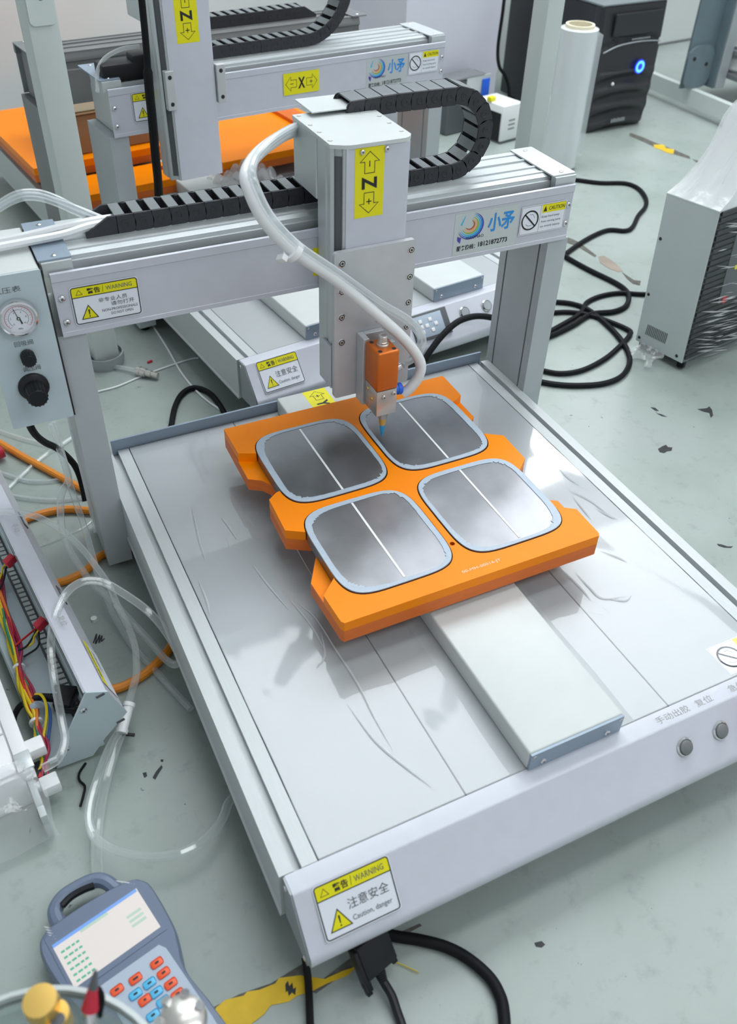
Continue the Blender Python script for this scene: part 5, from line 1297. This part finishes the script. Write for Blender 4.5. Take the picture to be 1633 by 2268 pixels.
cable('clear_tube', 'thin clear tube hanging close along the near left leg', 'tube', [(152, 915, .180), (163, 970, .150), (178, 1030, .120), (195, 1100, .090), (212, 1180, .060)], .0022, 'tube', group=g)
for k, (pts, lb) in enumerate((([(-10, 1042), (50, 1063), (95, 1067), (138, 1062)], 'thin clear tube bowed across the floor, upper of two at the left edge'), ([(-10, 1090), (60, 1104), (130, 1108), (190, 1100), (215, 1094)], 'clear tube bowed across the floor, lower of two at the left edge'),
               ([(18, 1082), (60, 1042), (100, 1008), (132, 988), (165, 965)], 'thin clear tube slanting up across the orange hose'), ([(-10, 952), (50, 972), (100, 985), (140, 1000), (175, 1030)], 'thin clear tube under the pneumatic panel, farthest up on the floor'), ([(85, 1212), (140, 1190), (190, 1165), (225, 1130)], 'very thin clear tube between the chassis and the left leg'))):
    cable('clear_tube', lb, 'tube', pts, .0028 if k < 4 else .0014, 'tubemilky' if k < 2 else 'tube', group=g)
b = B().use('white'); c = Z(278, 1590, .022); d = (Z(284, 1560, .026) - Z(268, 1618, .018)).normalized()
b.cyl(c - d * .011, c + d * .011, .0052, 14).cyl(c + d * .011, c + d * .015, .0060, 14).cyl(c - d * .015, c - d * .011, .0060, 14).use('black').obox(c - d * .013 + Vector((.004, -.003, -.004)), (1, -.6, 0), (.6, 1, 0), (0, 0, 1), .006, .0012, .001)
solo('tube_fitting', b, 'white plastic tube union at the corner of the open chassis', 'fitting')
cable('thin_black_wire', 'short thin black wire on the floor under the chassis end', 'wire', [(190, 1690, .004), (176, 1712, .003), (176, 1728, .003), (188, 1742, .003), (184, 1765, .003), (178, 1786, .003)], .0012, 'blackrub')
cable('power_cable', 'black cable arching from under the pneumatic panel to the left leg', 'cable', [(62, 935, .200), (78, 962, .170), (100, 980, .140), (125, 992, .115), (150, 1012, .090), (168, 1035, .070), (180, 1065, .050), (190, 1110, .030)], .0040, 'blackrub')
solo('bottle_stopper', B().use('red').lathe(Z(-3, 1003, .012), (1, .2, .1), [(0, -.02), (.0085, -.02), (.0085, .006), (0, .008)], 16), 'red plastic stopper at the left edge below the pneumatic panel', 'stopper')
# black cables on the right
g = 'black cables on the floor at right'
cable('power_cable', 'black cable winding from the near beam end across the floor to the right leg', 'cable',
      [(1230, 396), (1272, 398), (1330, 405), (1385, 406), (1415, 418), (1431, 440), (1430, 458), (1414, 478), (1402, 502), (1385, 511), (1345, 510), (1300, 530), (1256, 560), (1252, 567), (1300, 595), (1370, 630), (1392, 652), (1388, 676), (1360, 690), (1310, 696), (1270, 720), (1225, 742), (1190, 752)], .0046, 'blackrub', group=g)
cable('power_cable', 'black cable leaving the wrapped cabinet towards the right leg', 'cable',
      [(1440, 652), (1414, 651), (1370, 649), (1330, 656), (1300, 670), (1290, 688), (1275, 702), (1240, 722), (1200, 745)], .0042, 'blackrub', group=g)
cable('power_cable', 'black cable making the lowest wide loop right of the near right leg', 'cable',
      [(1225, 668), (1265, 672), (1300, 684), (1335, 710), (1370, 745), (1392, 780), (1394, 808), (1375, 835), (1335, 850), (1280, 854), (1230, 851), (1180, 842)], .0044, 'blackrub', group=g)
cable('power_cable', 'black cable with a sharp kink making the inner loop right of the near right leg', 'cable',
      [(1205, 694), (1260, 691), (1310, 699), (1360, 716), (1394, 732), (1395, 742), (1375, 765), (1340, 795), (1290, 820), (1240, 827), (1190, 818)], .0042, 'blackrub', group=g)
cable('power_cable', 'thick black cable curving from under the near front panel to the bottom edge', 'cable',
      [(800, 2050), (870, 2072), (930, 2082), (990, 2098), (1040, 2125), (1085, 2165), (1108, 2205), (1116, 2240), (1118, 2290), (1110, 2350)], .0048, 'blackrub', n=12)
cable('power_cable', 'black cord going straight down under the front left corner of the near robot', 'cord', [(676, 2120, .012), (682, 2165, .006), (685, 2210, .005), (688, 2290, .005)], .0030, 'blackrub')
cable('power_cable', 'black cable arching on the floor behind the rear edge of the near table', 'cable', [(372, 985), (380, 940), (388, 900), (404, 872), (430, 859), (460, 868), (482, 890), (500, 920), (512, 950)], .0042, 'blackrub')
def S2(px, py, off=.012):
    n = (F2.to_3x3() @ Vector((0, -1, .35))).normalized(); p0 = F2 @ Vector((0, -.050, .065)); d = ray(px, py); return CAM + d * ((p0 - CAM).dot(n) / d.dot(n)) + n * off
pts = [S2(905, 835), S2(930, 795), S2(950, 765), S2(975, 735), S2(1005, 710), S2(1040, 699), S2(1075, 701), S2(1110, 712)]
solo('power_cable', B().use('blackrub').tube(pts, .0048, 10), 'black cable arching in front of the key panel of the robot behind', 'cable')
# floor paint, stains, litter
def patch(name, label, cat, pts, mt, z=.0006):
    P = [Z(px, py, z) for px, py in pts]
    b = B().use(mt); c = sum(P, Vector()) / len(P); lo_ = [b.bm.verts.new(Vector((p.x, p.y, 0.0002))) for p in P]; hi = [b.bm.verts.new(p) for p in P]
    for k in range(len(P)): b.face((lo_[k], lo_[(k + 1) % len(P)], hi[(k + 1) % len(P)], hi[k]))
    b.face(hi); return solo(name, b, label, cat)
patch('floor_tape', 'worn yellow floor marking at the bottom under the front left corner of the near robot', 'marking', [(478, 2232), (500, 2214), (540, 2205), (548, 2196), (575, 2192), (610, 2178), (618, 2166), (665, 2160), (720, 2168), (760, 2150), (790, 2140), (770, 2160), (724, 2178), (690, 2196), (660, 2204), (640, 2218), (600, 2226), (585, 2246), (556, 2268), (530, 2290), (470, 2310)], 'tape', .0009)
patch('worn_edge', 'dark chipped edge above the yellow floor marking', 'marking', [(470, 2232), (530, 2202), (600, 2178), (645, 2150), (670, 2135), (672, 2160), (640, 2172), (590, 2192), (545, 2205), (505, 2222), (480, 2240)], 'tapeworn', .0006)
patch('worn_edge', 'dark chipped floor crack right of the yellow marking', 'marking', [(720, 2165), (780, 2120), (850, 2080), (930, 2045), (935, 2050), (870, 2085), (790, 2135), (750, 2165), (700, 2200), (690, 2196)], 'tapeworn', .0005)
patch('floor_tape', 'worn yellow floor marking in front of the black tower', 'marking', [(1448, 320), (1470, 320), (1476, 328), (1494, 331), (1492, 341), (1478, 338), (1462, 330), (1450, 327)], 'tape', .0009)
patch('worn_edge', 'dark worn floor line in front of the black tower', 'marking', [(1396, 294), (1420, 302), (1450, 315), (1495, 332), (1528, 346), (1530, 352), (1490, 340), (1452, 326), (1415, 309), (1394, 300)], 'tapeworn', .0005)
patch('floor_chip', 'brown chipped patch of floor between the black cables at right', 'marking', [(1326, 568), (1338, 566), (1355, 576), (1372, 590), (1380, 600), (1370, 602), (1350, 595), (1330, 582)], 'bronze', .0005)
patch('floor_crack', 'dark crack in the floor beside the wrapped cabinet', 'marking', [(1250, 525), (1262, 527), (1285, 537), (1305, 553), (1322, 566), (1318, 569), (1298, 557), (1276, 544), (1252, 536)], 'tapeworn', .0005)
patch('floor_crack', 'dark crack in the floor running to the wrapped cabinet', 'marking', [(1378, 602), (1392, 612), (1405, 620), (1420, 622), (1418, 632), (1402, 628), (1388, 616)], 'tapeworn', .0005)
for pts, lb in (([(1458, 994), (1468, 988), (1476, 985), (1480, 990), (1490, 991), (1488, 998), (1478, 999), (1472, 1003), (1462, 1001)], 'large dark smudge on the floor right of the near robot'),
                ([(1546, 906), (1565, 904), (1572, 900), (1578, 908), (1580, 920), (1575, 925), (1572, 914), (1558, 911)], 'black hooked scuff on the floor below the wrapped cabinet'),
                ([(1442, 902), (1452, 903), (1460, 910), (1452, 909)], 'small dark scuff on the floor below the wrapped cabinet, upper one'), ([(1455, 915), (1465, 917), (1478, 923), (1466, 921)], 'small dark scuff on the floor below the wrapped cabinet, lower one'),
                ([(338, 1722), (346, 1708), (358, 1694), (360, 1699), (350, 1715), (344, 1726)], 'long black smudge on the floor left of the near robot'), ([(316, 1712), (324, 1710), (326, 1718), (320, 1722)], 'round black smudge on the floor left of the near robot'),
                ([(356, 1682), (362, 1682), (361, 1687), (356, 1686)], 'tiny black spot above the long smudge'), ([(1184, 2088), (1200, 2084), (1208, 2092), (1200, 2098), (1188, 2096)], 'small dark spot on the floor at the bottom right'),
                ([(1589, 1204), (1600, 1206), (1612, 1210), (1624, 1210), (1620, 1213), (1605, 1212), (1592, 1208)], 'short blue black mark on the floor at the right edge')):
    patch('floor_stain', lb, 'stain', pts, 'stain')['group'] = 'dark marks on the floor'
patch('worn_edge', 'faint dark end of the floor line beside the wrapped cabinet', 'marking', [(1534, 352), (1548, 356), (1562, 362), (1560, 368), (1545, 361)], 'tapeworn', .0005)
patch('floor_stain', 'black scrawl on the yellow floor marking', 'stain', [(632, 2180), (638, 2172), (641, 2184), (648, 2176), (650, 2190), (656, 2186), (654, 2204), (647, 2198), (640, 2206), (637, 2194), (633, 2198)], 'stain', .0011)
solo('floor_scribble', B().use('stain').tube([Z(px, py, .0006) for px, py in ((207, 1424), (214, 1404), (212, 1426), (221, 1406), (219, 1424), (226, 1408), (225, 1420), (231, 1414))], .0006, 6), 'pencil scribble on the floor beside the open chassis', 'scribble')
def S1(px, py): return Z(px, py, .003)
solo('pellet', B().use('white').lathe(Z(209, 1374, .0), (0, 0, 1), [(0, 0), (.0035, 0), (.0035, .004), (0, .005)], 10), 'small white pellet on the floor beside the open chassis', 'pellet')
solo('yellow_stick', B().use('wyel').obox(Z(895, 2139, .002), (Z(928, 2152, .002) - Z(866, 2124, .002)).normalized(), Vector((-.5, .8, 0)).normalized(), (0, 0, 1), .0120, .0010, .0010), 'thin yellow stick on the floor beside the black plug', 'stick')
solo('red_bit', B().use('red').obox(Z(332, 801, .002), (1, .3, 0), (-.3, 1, 0), (0, 0, 1), .004, .0016, .0015, .0004), 'small red scrap on the floor under the near beam', 'scrap')
t = thing('air_coupling', 'steel air coupling with its tube on the floor under the near beam', 'coupling', tuple(Z(335, 828, 0)))
c0, c1 = Z(303, 821, .008), Z(350, 832, .008); d = c1 - c0
part('sleeve', B().use('steel').cyl(c0, c0 + d * .45, .0070, 14).cyl(c0 + d * .45, c0 + d * .70, .0055, 14).cyl(c0 + d * .70, c1, .0042, 14).cyl(c0 + d * .1, c0 + d * .2, .0078, 14), t, world=True)
part('clear_tube', B().use('tubemilky').tube([c0, Z(270, 814, .006), Z(230, 812, .005), Z(190, 815, .005)], .0034, 8), t, world=True)
for pts, lb in (([(215, 868), (260, 856), (310, 835), (360, 816), (420, 796), (440, 793)], 'thin white string on the floor, lower one under the near beam'), ([(335, 715), (370, 770), (405, 830), (450, 880), (500, 915)], 'thin white string on the floor beside the base of the robot behind')):
    cable('string', lb, 'string', pts, .0016, 'hose')
